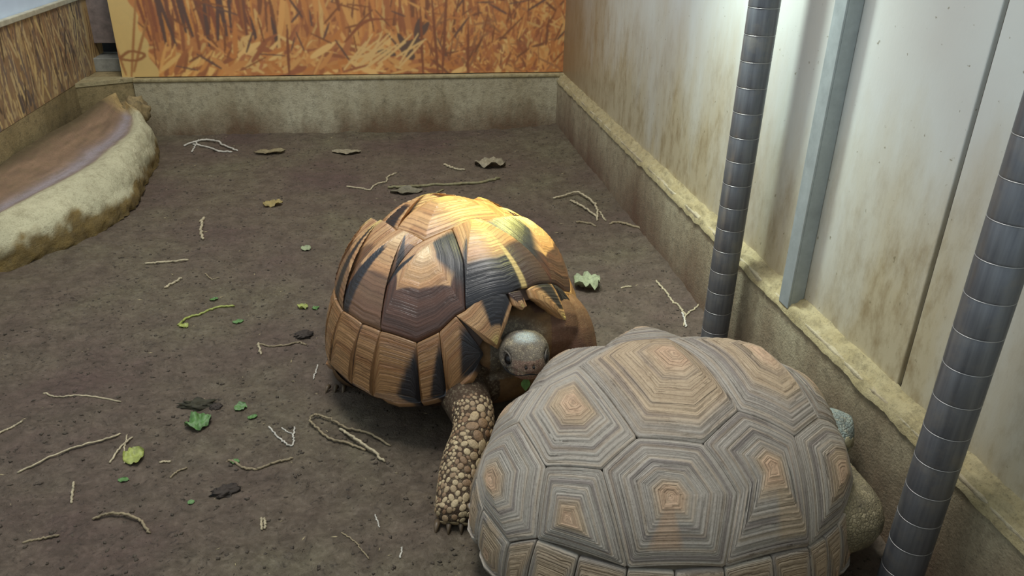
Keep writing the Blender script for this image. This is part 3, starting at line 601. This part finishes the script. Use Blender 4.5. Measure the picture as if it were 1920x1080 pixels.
        for i, (poly, cen_, wd, sgm) in enumerate(MG):
            if sg == -1 and i == 10: continue
            own = sg == -1 and i > 10; pp = poly if own else mm(poly); cc = np.array(cen_)*([1, 1] if own else [1, s_])
            scute('marginal_scute', S, car, M, pp, cc, .007 if i >= 11 else .0025, 19, .0011, cf(wd, .95, 0, YEL if i >= 11 else TAN, 1.0 if i >= 11 else np.array([.62, .56, .50])), seg=None if sgm is None else [np.array(q)*[1, s_] for q in sgm], t0=.04, p=1.0, seed=60+i+sg*20, NT_=48, per=8, gap=.002, drop=.0012, thick=.008)
    scute('nuchal_scute', S, car, M, NU, NUc, .006, 9, .0011, cf([(math.pi, .5, .35, DRK)], .9, 0, YEL), seed=99, NT_=40, per=8)
    under_shell(S, T, plain('plastron_horn', (78, 56, 40), .6, nscale=25, var=.4), -.030, .72)
    # body: one continuous surface
    L = lambda x, y, z: S.w((x, y, z))[0]
    hc = floor_at(984, 667, .152); HK = 1.0; HR = headframe((-.03, -.94, .24))
    ff = floor_at(852, 985); hf = floor_at(640, 722)
    nearleg = [L(.07, -.065, .03), np.array([.088, .908, .084]), floor_at(888, 800, .072), floor_at(864, 872, .046), floor_at(853, 962, .013)]
    farleg = [L(.09, .10, .05), L(.140, .100, .040), L(.165, .100, .0), L(.18, .100, -.045), L(.19, .100, -.055)]
    parts = [ellip(L(0, 0, .045), (.165, .160, .085), S.R), head_vf(hc, HR, HK),
             chain([L(.08, .005, .06), L(.15, .0, .045), hc-HR[:, 0]*.055-HR[:, 2]*.012, hc-HR[:, 0]*.030-HR[:, 2]*.010], [.05, .040, .032, .026]), ellip(L(.135, .0, .005), (.045, .080, .045), S.R),
             chain(nearleg, [.048, .034, .027, .026, .026], Rv=[.048, .036, .027, .025, .020]), chain(farleg, [.055, .050, .042, .036, .034]),
             chain([L(.13, -.05, .06), L(.14, .05, .06), L(.14, .09, .05)], [.05, .055, .05]),
             chain([L(-.11, -.11, .03), np.array([-.062, 1.085, .045]), np.array([hf[0]+.012, hf[1]+.012, .018])], [.045, .038, .034], Rv=[.045, .036, .026]),
             chain([L(-.11, .11, .03), L(-.12, .15, -.03), L(-.12, .155, -.055)], [.045, .036, .032])]
    P, N, Fq = remesh('body', parts, .0021, None, T, 5)
    P[:, 2] = np.maximum(P[:, 2], .001)
    P, near, HL = head_detail(P, hc, HR, HK)
    def wrinkle(p): return .0016*math.sin(p[2]*260+4*fbm(p[0], p[1], p[2], 20, 2))
    lg = np.min(np.linalg.norm(P[:, None]-smooth_line(nearleg, 24)[None, 6:], axis=2), axis=1) < .052
    skin = A(118, 90, 60); Cc = np.tile(skin, (len(P), 1)); f_, s_, u_ = HL.T
    nz = np.array([fbm(p[0], p[1], p[2], 30, 4) for p in P])
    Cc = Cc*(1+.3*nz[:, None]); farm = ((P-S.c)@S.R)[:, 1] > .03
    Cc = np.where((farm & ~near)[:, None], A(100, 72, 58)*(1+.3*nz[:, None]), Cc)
    hcol = A(112, 104, 92)*(1+.3*nz[:, None]); sock = np.exp(-(((f_-.017)/.016)**2+((np.abs(s_)-.026)/.010)**2+((u_-.001)/.011)**2)**2); hcol = mixc(hcol, np.tile(A(66, 58, 60), (len(P), 1)), sock*.85); crown = np.exp(-(((f_-.008)/.013)**2+(s_/.016)**2)**2)*(u_ > .012)
    hcol = mixc(hcol, np.tile(A(186, 198, 198), (len(P), 1)), np.clip(crown, 0, 1)*.9)
    beak = sst(f_, .024, .040)*(u_ < .006); hcol = mixc(hcol, np.tile(A(120, 96, 82), (len(P), 1)), beak)
    lip = np.exp(-((u_+.018)/.004)**2)*(f_ > .0); hcol = mixc(hcol, np.tile(A(158, 118, 100), (len(P), 1)), np.clip(lip, 0, 1)*.8)
    hm = near*sst(f_, -.050, -.036); Cc = mixc(Cc, hcol, hm); Cc = np.where((lg & ~near)[:, None], A(72, 57, 43)*(1+.3*nz[:, None]), Cc)
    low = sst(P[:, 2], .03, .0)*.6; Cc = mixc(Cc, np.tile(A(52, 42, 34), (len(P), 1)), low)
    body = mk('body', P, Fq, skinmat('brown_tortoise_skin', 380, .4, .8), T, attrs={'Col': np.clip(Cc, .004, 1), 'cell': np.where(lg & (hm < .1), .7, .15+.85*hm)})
    body['label'] = 'brown wrinkled body with grey scaly head'
    for sg in (-1, 1):
        mk('eye', *ellip(hc+HR@np.array([.0175, sg*.0232, .0025])*HK, (.0120, .0066, .0072), HR, 20, 12), M_eye, body)
        lidp = [hc+HR@np.array([.0175+.0125*math.cos(a), sg*(.0268-.0034*math.cos(a)-.001*abs(math.cos(a))), .0035+.0086*math.sin(a)])*HK for a in np.linspace(-.2, math.pi+.2, 16)]
        mk('eyelid', *tube_vf(lidp, .0012, 8), plain('eyelid_skin', (90, 82, 74), .7), body)
        lidp = [hc+HR@np.array([.0175+.0125*math.cos(a), sg*(.0262-.0034*math.cos(a)-.001*abs(math.cos(a))), .0015-.0080*math.sin(a)])*HK for a in np.linspace(0, math.pi, 14)]
        mk('eyelid', *tube_vf(lidp, .0009, 8), plain('eyelid_skin', (84, 76, 70), .7), body)
        mk('nostril', *ellip(hc+HR@np.array([.0470, sg*.0050, -.0020])*HK, (.0020, .0019, .0020), HR, 10, 8), M_nostril, body)
    mth = [hc+HR@np.array([x*.985, sg*y*.95, z])*HK for sg, x, y, z in [(-1, .004, .0318, -.0105), (-1, .016, .0285, -.0128), (-1, .028, .0228, -.0150), (-1, .038, .0158, -.0140), (-1, .0455, .0085, -.0120), (1, .0478, 0, -.0105), (1, .0455, .0085, -.0120), (1, .038, .0158, -.0140), (1, .028, .0228, -.0150), (1, .016, .0285, -.0128), (1, .004, .0318, -.0105)]]
    mk('mouth_line', *tube_vf(smooth_line(mth, 40), .0011, 6), M_nostril, body)
    M_sc = scalemat('foreleg_scale', (204, 184, 144), (128, 96, 68))
    LA = smooth_line(nearleg, 40); Pl = P[:, None]-LA[None]; di = np.linalg.norm(Pl, axis=2); ai = di.argmin(1); view = ((CAM-P)*N).sum(1) > -.25*np.linalg.norm(CAM-P, axis=1)
    axx = smooth_line([floor_at(905, 775, .10), floor_at(890, 850, .06), floor_at(868, 920, .03), floor_at(850, 985, 0)], 30)
    cand = (ai > 14) & (di.min(1) < .05) & view & (P[:, 2] > .006)
    def rad(p, r):
        d = np.linalg.norm(axx-p, axis=1).min(); k = math.exp(-(d/.024)**2); return .0016+.0060*k*r.uniform(.05, 1)**1.9
    cidx = np.nonzero(cand)[0]; sel = np.zeros(len(P), bool); sel[rng.choice(cidx, min(2600, len(cidx)), replace=False)] = True
    scatter_scales(P, N, sel, rad, M_sc, body, 5, 1.5, 290)
    claws(body, (ff[0]+.001, ff[1]+.0, .007), (-.12, -1, -.1), (1, -.1, 0), 4, .014, .018, .0045)
    claws(body, (hf[0]-.006, hf[1]-.014, .007), (-.3, -1, -.1), (1, -.2, 0), 3, .012, .014, .004)
    return T
tortoise_yellow()
# ---- the grey-brown tortoise
def tortoise_grey():
    S = Shell((.3025, .6964, .045), .19, .03, .004, .228, .23, .194, .200, .03, .02)
    T = empty('tortoise', (.3025, .6964, 0)); tag(T, 'large dusty grey-brown tortoise with ringed shell resting beside the right wall', 'tortoise')
    M = scutemat('dusty_scute', .62, .72, lin4(104, 90, 82), .7, .25)
    car = base_dome(S, T, plain('dusty_seam', (112, 102, 88), .8)); car['label'] = 'dusty carapace with concentric growth rings'
    PCH, GRY, DG, TN, LG = A(194, 164, 136), A(158, 149, 139), A(118, 108, 104), A(178, 158, 132), A(174, 168, 156)
    def cf(tone=.5, warm=.35, rays=()):
        def fn(t, al, D, r):
            o = lambda c: np.tile(c, (len(t), 1))
            c = mixc(o(PCH), o(TN), sst(t, .10, .30)); c = mixc(c, o(GRY*(1-tone)+LG*tone), sst(t, warm, warm+.22))
            b = sst(np.sin(t*17+tone*29)+.7*np.sin(t*41+tone*7)+.4*np.sin(al*2+tone*5), .3, 1.3)*sst(t, .2, .4); c = mixc(c, o(DG), b*.6); c = mixc(c, o(TN), sst(np.sin(t*29+tone*13+al), .5, 1.)*.35)
            for a0, wd, ts, te, col in rays:
                da = np.abs((al-a0+np.pi) % (2*np.pi)-np.pi); m_ = (1-sst(da, wd*.6, wd))*sst(t, ts, ts+.08)*(1-sst(t, te, te+.1)); c = mixc(c, o(col), m_*.8)
            return c
        return fn
    V1 = [(.43, -.25), (.43, .25), (.70, .20), (.79, .09), (.79, -.09), (.70, -.20)]
    V2 = [(.085, -.232), (.25, -.345), (.43, -.25), (.43, .25), (.25, .345), (.085, .232)]
    V3 = [(-.215, -.222), (-.06, -.315), (.085, -.232), (.085, .232), (-.06, .315), (-.215, .222)]
    V4 = [(-.50, -.142), (-.350, -.265), (-.215, -.222), (-.215, .222), (-.350, .265), (-.50, .142)]
    V5 = [(-.50, -.142), (-.66, -.32), (-.78, -.24), (-.82, .0), (-.78, .24), (-.66, .32), (-.50, .142)]
    sc = lambda *a, **k: scute('vertebral_scute', S, car, M, *a, gap=.0008, drop=.0005, jam=.9, **k)
    sc(V1, (.58, 0), .008, 18, .0009, cf(.4), seed=101)
    sc(V2, (.285, -.02), .016, 15, .0016, cf(.3, .5), t0=.06, seed=102)
    sc(V3, (.0, .0), .018, 16, .0016, cf(.3, .7), t0=.06, seed=103)
    sc(V4, (-.315, -.03), .014, 16, .0013, cf(.5, .30), t0=.08, seed=104)
    sc(V5, (-.70, .0), .008, 20, .0008, cf(.6, .2), t0=.10, seed=105)
    K1, K2, K3 = (.235, -.715), (-.12, -.705), (-.42, -.580)
    C1 = [(.25, -.345), (.43, -.25), (.70, -.20), (.70, -.42), (.43, -.64), K1]
    C2 = [(-.06, -.315), (.085, -.232), (.25, -.345), K1, K2, (-.02, -.50)]
    C3 = [(-.35, -.265), (-.215, -.222), (-.06, -.315), (-.02, -.50), K2, K3]
    C4 = [(-.50, -.142), (-.35, -.265), K3, (-.66, -.32)]
    for sg in (1, -1):
        mm = (lambda P: P) if sg == 1 else mir; s_ = sg
        sc = lambda *a, **k: scute('costal_scute', S, car, M, *a, gap=.0008, drop=.0005, jam=.9, **k)
        sc(mm(C1), (.45, -.46*s_), .007, 22, .0008, cf(.5, .35), t0=.14, seed=110+sg)
        sc(mm(C2), (.100, -.445*s_), .010 if sg == 1 else .020, 22, .0010, cf(.35, .20, [(0, .35, .2, .8, TN)]), t0=.12, seed=120+sg)
        sc(mm(C3), (-.215, -.435*s_), .010 if sg == 1 else .016, 22, .0010, cf(.4, .14, [(0, .40, .1, .7, PCH*.85)]), t0=.13, seed=130+sg)
        sc(mm(C4), (-.515, -.345*s_), .007, 20, .0008, cf(.5, .25), t0=.22, seed=140+sg)
        inner = [(.80, -.05), (.755, -.22), (.70, -.42), (.58, -.54), (.43, -.64), (.33, -.685), K1, (.06, -.715), K2, (-.28, -.655), K3, (-.55, -.46), (-.66, -.32), (-.78, -.24), (-.82, -.0)]
        for i, (poly, cen) in enumerate(marginals([(x, y) for x, y in inner], 1.03, .985)):
            cen = np.array(cen)
            scute('marginal_scute', S, car, M, mm([tuple(p) for p in poly]), cen*[1, s_], .003, 11, .0009, cf(.35+.3*(i % 2), .6, [(math.pi, .5, .2, .9, TN)]), t0=.05, seed=160+i+sg*20, NT_=40, per=8, thick=.008)
    under_shell(S, T, plain('dusty_plastron', (96, 86, 70), .8), -.026, .74)
    L = lambda x, y, z: S.w((x, y, z))[0]
    hc = on_x(1554, 806, .532); HR = headframe((.55, .80, .02)); foot = floor_at(1592, 985)
    nearleg = [L(.12, -.10, .04), L(.180, -.115, .03), floor_at(1556, 886, .070), floor_at(1570, 930, .044), floor_at(1572, 974, .014)]
    parts = [ellip(L(0, 0, .045), (.185, .150, .075), S.R), head_vf(hc, HR, .88),
             chain([L(.10, 0, .05), L(.17, .0, .05), hc-HR[:, 0]*.03], [.05, .036, .026]),
             chain(nearleg, [.05, .034, .024, .022, .022], Rv=[.05, .034, .024, .022, .017]),
             chain([L(.12, .10, .04), L(.19, .12, .0), L(.20, .125, -.02)], [.05, .038, .032]),
             chain([L(-.13, -.10, .03), L(-.19, -.11, .0), L(-.20, -.11, -.022)], [.05, .04, .032]), chain([L(-.11, .08, .03), L(-.12, .09, .0), L(-.12, .09, -.022)], [.05, .04, .032])]
    P, N, Fq = remesh('body', parts, .0026, None, T, 5); P[:, 2] = np.maximum(P[:, 2], .001)
    P, near, HL = head_detail(P, hc, HR, .88); nz = np.array([fbm(p[0], p[1], p[2], 30, 4) for p in P])
    Cc = A(128, 118, 92)*(1+.3*nz[:, None]); hcol = A(136, 146, 140)*(1+.35*nz[:, None]); lowh = (HL[:, 2] < -.008); hcol = np.where(lowh[:, None], A(150, 112, 84), hcol)
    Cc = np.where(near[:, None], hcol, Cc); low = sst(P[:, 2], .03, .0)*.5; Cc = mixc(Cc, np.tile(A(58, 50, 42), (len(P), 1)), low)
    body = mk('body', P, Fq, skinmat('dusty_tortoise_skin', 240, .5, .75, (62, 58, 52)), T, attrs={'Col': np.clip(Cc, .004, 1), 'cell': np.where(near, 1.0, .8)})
    body['label'] = 'dusty body with blue-grey scaly head against the wall'
    for sg in (-1, 1):
        mk('eye', *ellip(hc+HR@np.array([.016, sg*.0235, .003])*.88, (.0066, .0045, .005), HR, 16, 10), M_eye, body)
    view = ((CAM-P)*N).sum(1) > -.1; LA = smooth_line(nearleg, 40); di = np.linalg.norm(P[:, None]-LA[None], axis=2); cand = (di.argmin(1) > 16) & (di.min(1) < .05) & view & (P[:, 2] > .004)
    cidx = np.nonzero(cand)[0]; sel = np.zeros(len(P), bool)
    if len(cidx): sel[rng.choice(cidx, min(1500, len(cidx)), replace=False)] = True
    scatter_scales(P, N, sel, lambda p, r: .0025+.0035*r.random()**1.5, scalemat('dusty_leg_scale', (172, 164, 132), (112, 102, 80)), body, 9, 1.3, 150)
    claws(body, floor_at(1580, 992)+[0, 0, .006], (.5, -.6, -.1), (.8, .5, 0), 4, .012, .014, .004)
tortoise_grey()
# ------------------------------------------------------------------ litter on the soil
def mcol(name, c, rough=.7, var=.3): return plain(name, c, rough, nscale=120, var=var, bump=.4)
STRAW = mcol('pale_straw', (190, 176, 144)); TWIG = mcol('dry_twig', (150, 134, 104)); DIRTY = mcol('dirty_stalk', (136, 128, 92)); WHT = mcol('bleached_straw', (206, 200, 186))
G1 = mcol('green_leaf', (90, 130, 66), .5); G2 = mcol('yellow_green_leaf', (160, 168, 84), .5); G3 = mcol('dried_leaf', (150, 138, 112)); G4 = mcol('grey_green_leaf', (158, 166, 128)); CLOD = mcol('dark_clod', (56, 45, 36), .8)
def fl(px, py, up=0.):
    p = floor_at(px, py); p[2] = 0; p[2] = ground(p[0], p[1])+up; return p
def straw(name, label, cat, pts, rpx, mat, lift=.0, parent=None, group=None):
    P0 = np.array([fl(x, y) for x, y in pts]); d = np.linalg.norm(P0.mean(0)-CAM); r = rpx*.66*d/F/2
    P = smooth_line(P0, max(12, 8*len(pts))); kk = np.random.default_rng(int(pts[0][0]*7+pts[0][1])); P[1:-1, :2] += kk.normal(0, r*.45, (len(P)-2, 2)); u = np.linspace(0, 1, len(P))
    P[:, 2] = [max(ground(p[0], p[1]), q) for p, q in zip(P, P[:, 2])]+r*.8+lift*np.sin(np.pi*u)
    rr = r*(1+.22*np.array([fbm(i*.7, len(pts), px_ := pts[0][0], 1, 2) for i in range(len(P))])); rr[-1] *= .6
    V, Fc = tube_vf(P, rr, 7); o = mk(name, V, Fc, mat, parent, origin=None if parent else P.mean(0)*[1, 1, 0]+[0, 0, P[:, 2].min()-r])
    if not parent: tag(o, label, cat, group)
    return o
def leaf(name, label, px, py, wpx, hpx, mat, ang=0., crump=.3, seed=0, curl=.0, group=None, parent=None):
    c = fl(px, py); d = np.linalg.norm(c-CAM); a = wpx*d/F/2; b = hpx*d/F/2/ .62; n, m = 15, 9; V = []; r = np.random.default_rng(seed); ph = r.uniform(0, 50)
    for i in range(n):
        u = i/(n-1)*2-1; wd = (1-abs(u)**2.2)**.8*(1+.25*fbm(u*2, ph, 0, 2, 3))+.02
        for j in range(m):
            v = j/(m-1)*2-1; x = u*a; y = v*b*wd; z = crump*min(a, b)*(.8+fbm(u*1.5, v*1.5, ph, 1.6, 4))+curl*a*u*u+.10*b*abs(v)
            V.append((c[0]+x*math.cos(ang)-y*math.sin(ang), c[1]+x*math.sin(ang)+y*math.cos(ang), z))
    V = np.array(V); g = np.array([ground(p[0], p[1]) for p in V]); V[:, 2] = g+np.maximum(V[:, 2]-V[:, 2].min(), 0)+.0006
    Fc = gridfaces(n, m); V2 = V-[0, 0, .0006]; k = len(V)
    o = mk(name, np.vstack([V, V2]), Fc+[tuple(i+k for i in f[::-1]) for f in Fc], mat, parent, origin=None if parent else (c[0], c[1], V2[:, 2].min()))
    if not parent: tag(o, label, 'leaf', group)
    return o
S_ = lambda lb, pts, r, m=STRAW, lift=.0, name='straw_stalk', cat='straw': straw(name, lb, cat, pts, r, m, lift, None, 'straw and twigs on the soil')
S_('longest thin pale straw lying diagonally at the lower left', [(33, 888), (120, 850), (190, 828), (226, 811)], 5, STRAW, .002)
S_('pale straw with a kinked tip lying level at the left edge side', [(82, 738), (110, 747), (160, 746), (227, 751)], 4.5)
S_('short straw crossing beside the big yellow-green leaf, left one', [(205, 865), (226, 840), (248, 818)], 5)
S_('upright-lying straw touching the big yellow-green leaf', [(232, 866), (234, 840), (238, 812)], 4)
S_('short split straw at the far left edge', [(0, 816), (24, 800), (43, 790)], 5)
S_('short straw below the long diagonal one at lower left', [(138, 903), (135, 922), (134, 942)], 6)
S_('bleached straw bent to a V on dark mud', [(504, 800), (524, 820), (547, 838), (551, 818), (552, 800)], 5, WHT)
S_('bleached straw bit above the V-bent straw', [(528, 800), (540, 810), (548, 814)], 4, WHT)
S_('long looped twig doubling back in front of the yellow tortoise', [(686, 848), (660, 838), (617, 826), (596, 808), (582, 792), (588, 786), (602, 786), (630, 796), (652, 808), (690, 817), (733, 842)], 6.5, TWIG, .004, 'twig', 'twig')
S_('straight stout stalk lying across the looped twig', [(637, 806), (660, 826), (690, 848), (722, 871)], 8, STRAW, .006, 'straw_stalk')
S_('curved tan stalk with a green tip near the dark clod', [(428, 862), (452, 872), (478, 877), (510, 870), (550, 863)], 7, TWIG, .0, 'twig', 'twig')
S_('thin twig beside the yellow tortoise hind foot', [(486, 646), (505, 650), (535, 650), (558, 644), (575, 648)], 5, TWIG, 0, 'twig', 'twig')
S_('small upright straw left of the hind foot twig', [(484, 645), (487, 655), (490, 666)], 6)
S_('short bleached straw next to the hind foot', [(596, 686), (593, 700), (588, 716)], 4, WHT)
S_('straight stick lying level in the left half', [(272, 497), (310, 493), (354, 490)], 6)
S_('short curved pale straw standing alone near the ramp', [(383, 409), (379, 420), (378, 436), (381, 452)], 7)
S_('short slanting straw below the level stick', [(310, 541), (324, 532), (341, 523)], 6)
S_('thin dark straw slanting below the level stick', [(385, 514), (398, 524), (412, 522)], 3.5, TWIG)
S_('S-curved pale twig behind the yellow tortoise', [(650, 351), (672, 353), (694, 354), (706, 346), (724, 341), (727, 332), (744, 325)], 4.5, STRAW, .0, 'twig', 'twig')
S_('long grey-green stalk lying behind the yellow tortoise', [(728, 352), (770, 350), (800, 346), (850, 345), (900, 342), (938, 336)], 8, DIRTY, .0, 'stalk', 'stalk')
S_('short split stalk beside the long grey-green stalk', [(800, 363), (815, 360), (832, 354)], 5, DIRTY, 0, 'stalk', 'stalk')
S_('pale twig arching at the back left by the ramp', [(345, 275), (372, 267), (400, 266), (424, 277), (446, 285)], 5, WHT, .004, 'twig', 'twig')
S_('lower pale twig of the back left bundle', [(362, 272), (392, 278), (412, 286), (436, 287)], 5, WHT, 0, 'twig', 'twig')
S_('short pale twig crossing the back left bundle', [(372, 263), (366, 276), (360, 286)], 4, WHT, 0, 'twig', 'twig')
S_('short stalk at the back beside the crumpled leaf', [(832, 311), (856, 317), (872, 318)], 6, STRAW)
S_('arched pale twig near the right wall', [(1037, 374), (1056, 370), (1080, 366), (1100, 375), (1114, 388), (1120, 402), (1119, 414)], 6, STRAW, .006, 'twig', 'twig')
S_('straight pale twig under the arched one near the right wall', [(1069, 378), (1090, 390), (1120, 408)], 6, STRAW, .004, 'twig', 'twig')
S_('short forked twig in front of the arched one', [(1080, 418), (1096, 417), (1118, 424)], 6, TWIG, 0, 'twig', 'twig')
S_('small upright twig at the tip of the arched one', [(1123, 399), (1130, 408), (1136, 416)], 5, STRAW, 0, 'twig', 'twig')
S_('knobbly twig nearest the brown wall edge', [(1142, 423), (1158, 422), (1180, 430), (1204, 440)], 7, TWIG, 0, 'twig', 'twig')
S_('paired straw slanting down to the wall corner by the post', [(1230, 533), (1248, 553), (1262, 570), (1276, 582), (1284, 594)], 6, STRAW)
S_('thin straw at the foot of the post', [(1315, 574), (1300, 585), (1286, 594), (1282, 612)], 5, STRAW)
S_('short bleached straw beside the paired straw', [(1278, 590), (1283, 602), (1287, 614)], 5, WHT)
S_('tiny straw lying level between the tortoises and the post', [(1164, 543), (1175, 541), (1184, 541)], 5)
S_('thin curved straw at the bottom middle', [(640, 1000), (664, 1016), (680, 1034), (692, 1048)], 4, TWIG)
S_('left of the two upright straws at the bottom', [(490, 973), (491, 985), (491, 996)], 6, STRAW)
S_('right of the two upright straws at the bottom', [(496, 973), (497, 985), (497, 994)], 6, STRAW)
S_('greenish short straw left of the scaly foreleg', [(754, 1030), (752, 1040), (750, 1050)], 5, WHT)
S_('small forked straw at the bottom middle', [(703, 968), (708, 980), (712, 992)], 4, WHT)
S_('brown root curling at the bottom left', [(172, 968), (200, 963), (232, 966), (262, 978), (282, 1000)], 7, TWIG, .003, 'root', 'root')
S_('short brown twig at the bottom left corner', [(42, 1013), (70, 1008), (110, 1000)], 6, TWIG, 0, 'twig', 'twig')
S_('short level straw right of the big leaf', [(298, 864), (310, 863), (320, 863)], 5)
S_('tan stalk with a dry seed head', [(318, 892), (330, 882), (350, 872)], 5, TWIG, 0, 'stalk', 'stalk')
S_('thin yellow-green stem with torn leaf at mid left', [(334, 612), (350, 598), (380, 588), (410, 577), (440, 573)], 6, G2, 0, 'stem', 'stem')
L_ = lambda lb, *a, **k: leaf('leaf', lb, *a, group='leaves on the soil', **k)
L_('largest yellow-green leaf at the lower left', 251, 855, 34, 26, G2, .5, .35, 1)
L_('bright green torn leaf on a dark clod', 372, 793, 44, 26, G1, .2, .5, 2)
L_('small bright green leaf tip right of the torn leaf', 451, 764, 24, 12, G1, .9, .3, 3)
L_('smaller blue-green leaf scrap beside the green leaf tip', 473, 780, 18, 8, G1, -.1, .3, 4)
L_('yellow-green leaf at the end of the thin stem', 345, 612, 16, 11, G2, .6, .3, 5)
L_('tiny green leaf scrap above the thin stem', 401, 561, 15, 8, G1, 0, .3, 6)
L_('green leaf scrap right of the thin stem', 446, 600, 20, 7, G1, .5, .3, 7)
L_('yellow-green leaf scrap left of the yellow tortoise', 568, 578, 18, 14, G2, 1, .5, 8)
L_('green leaf scrap touching the yellow tortoise shell side', 592, 578, 13, 9, G1, .3, .4, 9)
L_('pale leaf scrap on the mud at the middle left', 574, 468, 18, 12, G4, .8, .4, 10)
L_('tiny green leaf scrap near the bottom left', 231, 897, 11, 12, G1, 1.2, .3, 11)
L_('tiny green leaf scrap beside the curved tan stalk', 440, 865, 14, 10, G1, 1.2, .3, 17)
L_('tiny green leaf scrap below the dark clod', 358, 941, 12, 6, G1, 0, .3, 12)
L_('crumpled grey-green leaf between the tortoise and the wall', 1099, 540, 52, 36, G4, .3, .55, 13)
L_('crumpled pale dry leaf at the back middle', 919, 311, 58, 24, G3, -.25, .6, 14)
L_('flat pale dry leaf at the back left of the middle', 650, 288, 52, 14, G3, -.1, .3, 15)
L_('flat tan dry leaf behind the pale one at the back left', 506, 288, 54, 14, mcol('tan_leaf', (140, 126, 92)), .15, .3, 16)
L_('small curled tan leaf at the middle left', 512, 384, 34, 14, mcol('ochre_leaf', (160, 140, 84)), .1, .5, 18)
L_('grey leaf scrap under the long stalk', 762, 358, 60, 18, mcol('grey_scrap', (118, 110, 88)), .1, .3, 19)
def clod(label, px, py, wpx, hpx, seed, mat=CLOD):
    c = fl(px, py); a = wpx*np.linalg.norm(c-CAM)/F/2; nU, nV = 22, 14; V = []
    for i in range(nV):
        for j in range(nU):
            th = math.pi*i/(nV-1); p_ = 2*math.pi*j/nU; d = np.array([math.sin(th)*math.cos(p_), math.sin(th)*math.sin(p_), math.cos(th)]); r = 1+.75*fbm(d[0]+seed, d[1], d[2], 3.2, 5); V.append(c+d*np.array([a, a*hpx/wpx*1.3, a*.26])*r+[0, 0, a*.02])
    o = mk('soil_clod', V, gridfaces(nV, nU, True), mat, origin=c); tag(o, label, 'soil clod', 'clods of soil')
clod('dark crumbly clod of soil near the bottom left', 426, 922, 44, 26, 1); clod('mossy dark clod behind the bright green leaf', 372, 755, 60, 22, 2, mcol('mossy_clod', (58, 54, 34), .8)); clod('small dark clod left of the yellow tortoise', 568, 628, 28, 20, 3)
clod('small dark clod beside the ramp foot', 405, 762, 20, 14, 5)
# leaf hanging from the mouth of the yellow tortoise
def mouth_leaf():
    c = floor_at(984, 667, .152); HR = headframe((-.03, -.94, .24)); p0 = c+HR@np.array([.036, .000, -.0175]); V = []
    for i in range(7):
        u = i/6
        for j in (-1, 0, 1): V.append(p0+HR@np.array([-.004*u, .004+.0062*j*math.sin(math.pi*(.12+.88*u))**1.3, -.019*u-.002*abs(j)]))
    V = np.array(V); k = len(V); Fc = gridfaces(7, 3); o = mk('leaf_scrap', np.vstack([V, V-HR[:, 0]*.0006]), Fc+[tuple(i+k for i in f[::-1]) for f in Fc], G1, origin=p0)
    tag(o, 'small green leaf hanging under the chin of the yellow tortoise', 'leaf')
mouth_leaf()
# crumbs and chips nobody could count
def crumbs(name, label, n, mat, smin, smax, elong, seed, flat=.6):
    r = np.random.default_rng(seed); O = np.array([(1, 0, 0), (-1, 0, 0), (0, 1, 0), (0, -1, 0), (0, 0, 1), (0, 0, -1)], float); OF = [(0, 2, 4), (2, 1, 4), (1, 3, 4), (3, 0, 4), (2, 0, 5), (1, 2, 5), (3, 1, 5), (0, 3, 5)]
    parts = []
    while len(parts) < n:
        x = r.uniform(-.80, .565); y = .45+2.15*r.random()**1.25
        if x < -.60 and y > 1.5: continue
        s = smin+(smax-smin)*r.random()**3; a = r.uniform(0, 6.3); ca, sa = math.cos(a), math.sin(a); q = O*(1+r.uniform(-.3, .3, (6, 1)))*[s*elong, s, s*flat]
        q = np.stack([q[:, 0]*ca-q[:, 1]*sa, q[:, 0]*sa+q[:, 1]*ca, q[:, 2]], 1)+[x, y, ground(x, y)-s*.05]; parts.append((q, OF))
    V, Fc = join_vf(parts); tag(mk(name, V, Fc, mat, smooth=True), label, name.split('_')[-1], kind='stuff')
crumbs('soil_crumbs', 'dark soil crumbs strewn over the floor', 15000, mcol('soil_crumb', (78, 67, 54), .8), .0005, .0036, 1.3, 3)
crumbs('straw_chips', 'tiny pale straw chips strewn over the floor', 420, mcol('straw_chip', (176, 160, 122), .7), .0006, .0016, 5.0, 4, .7)
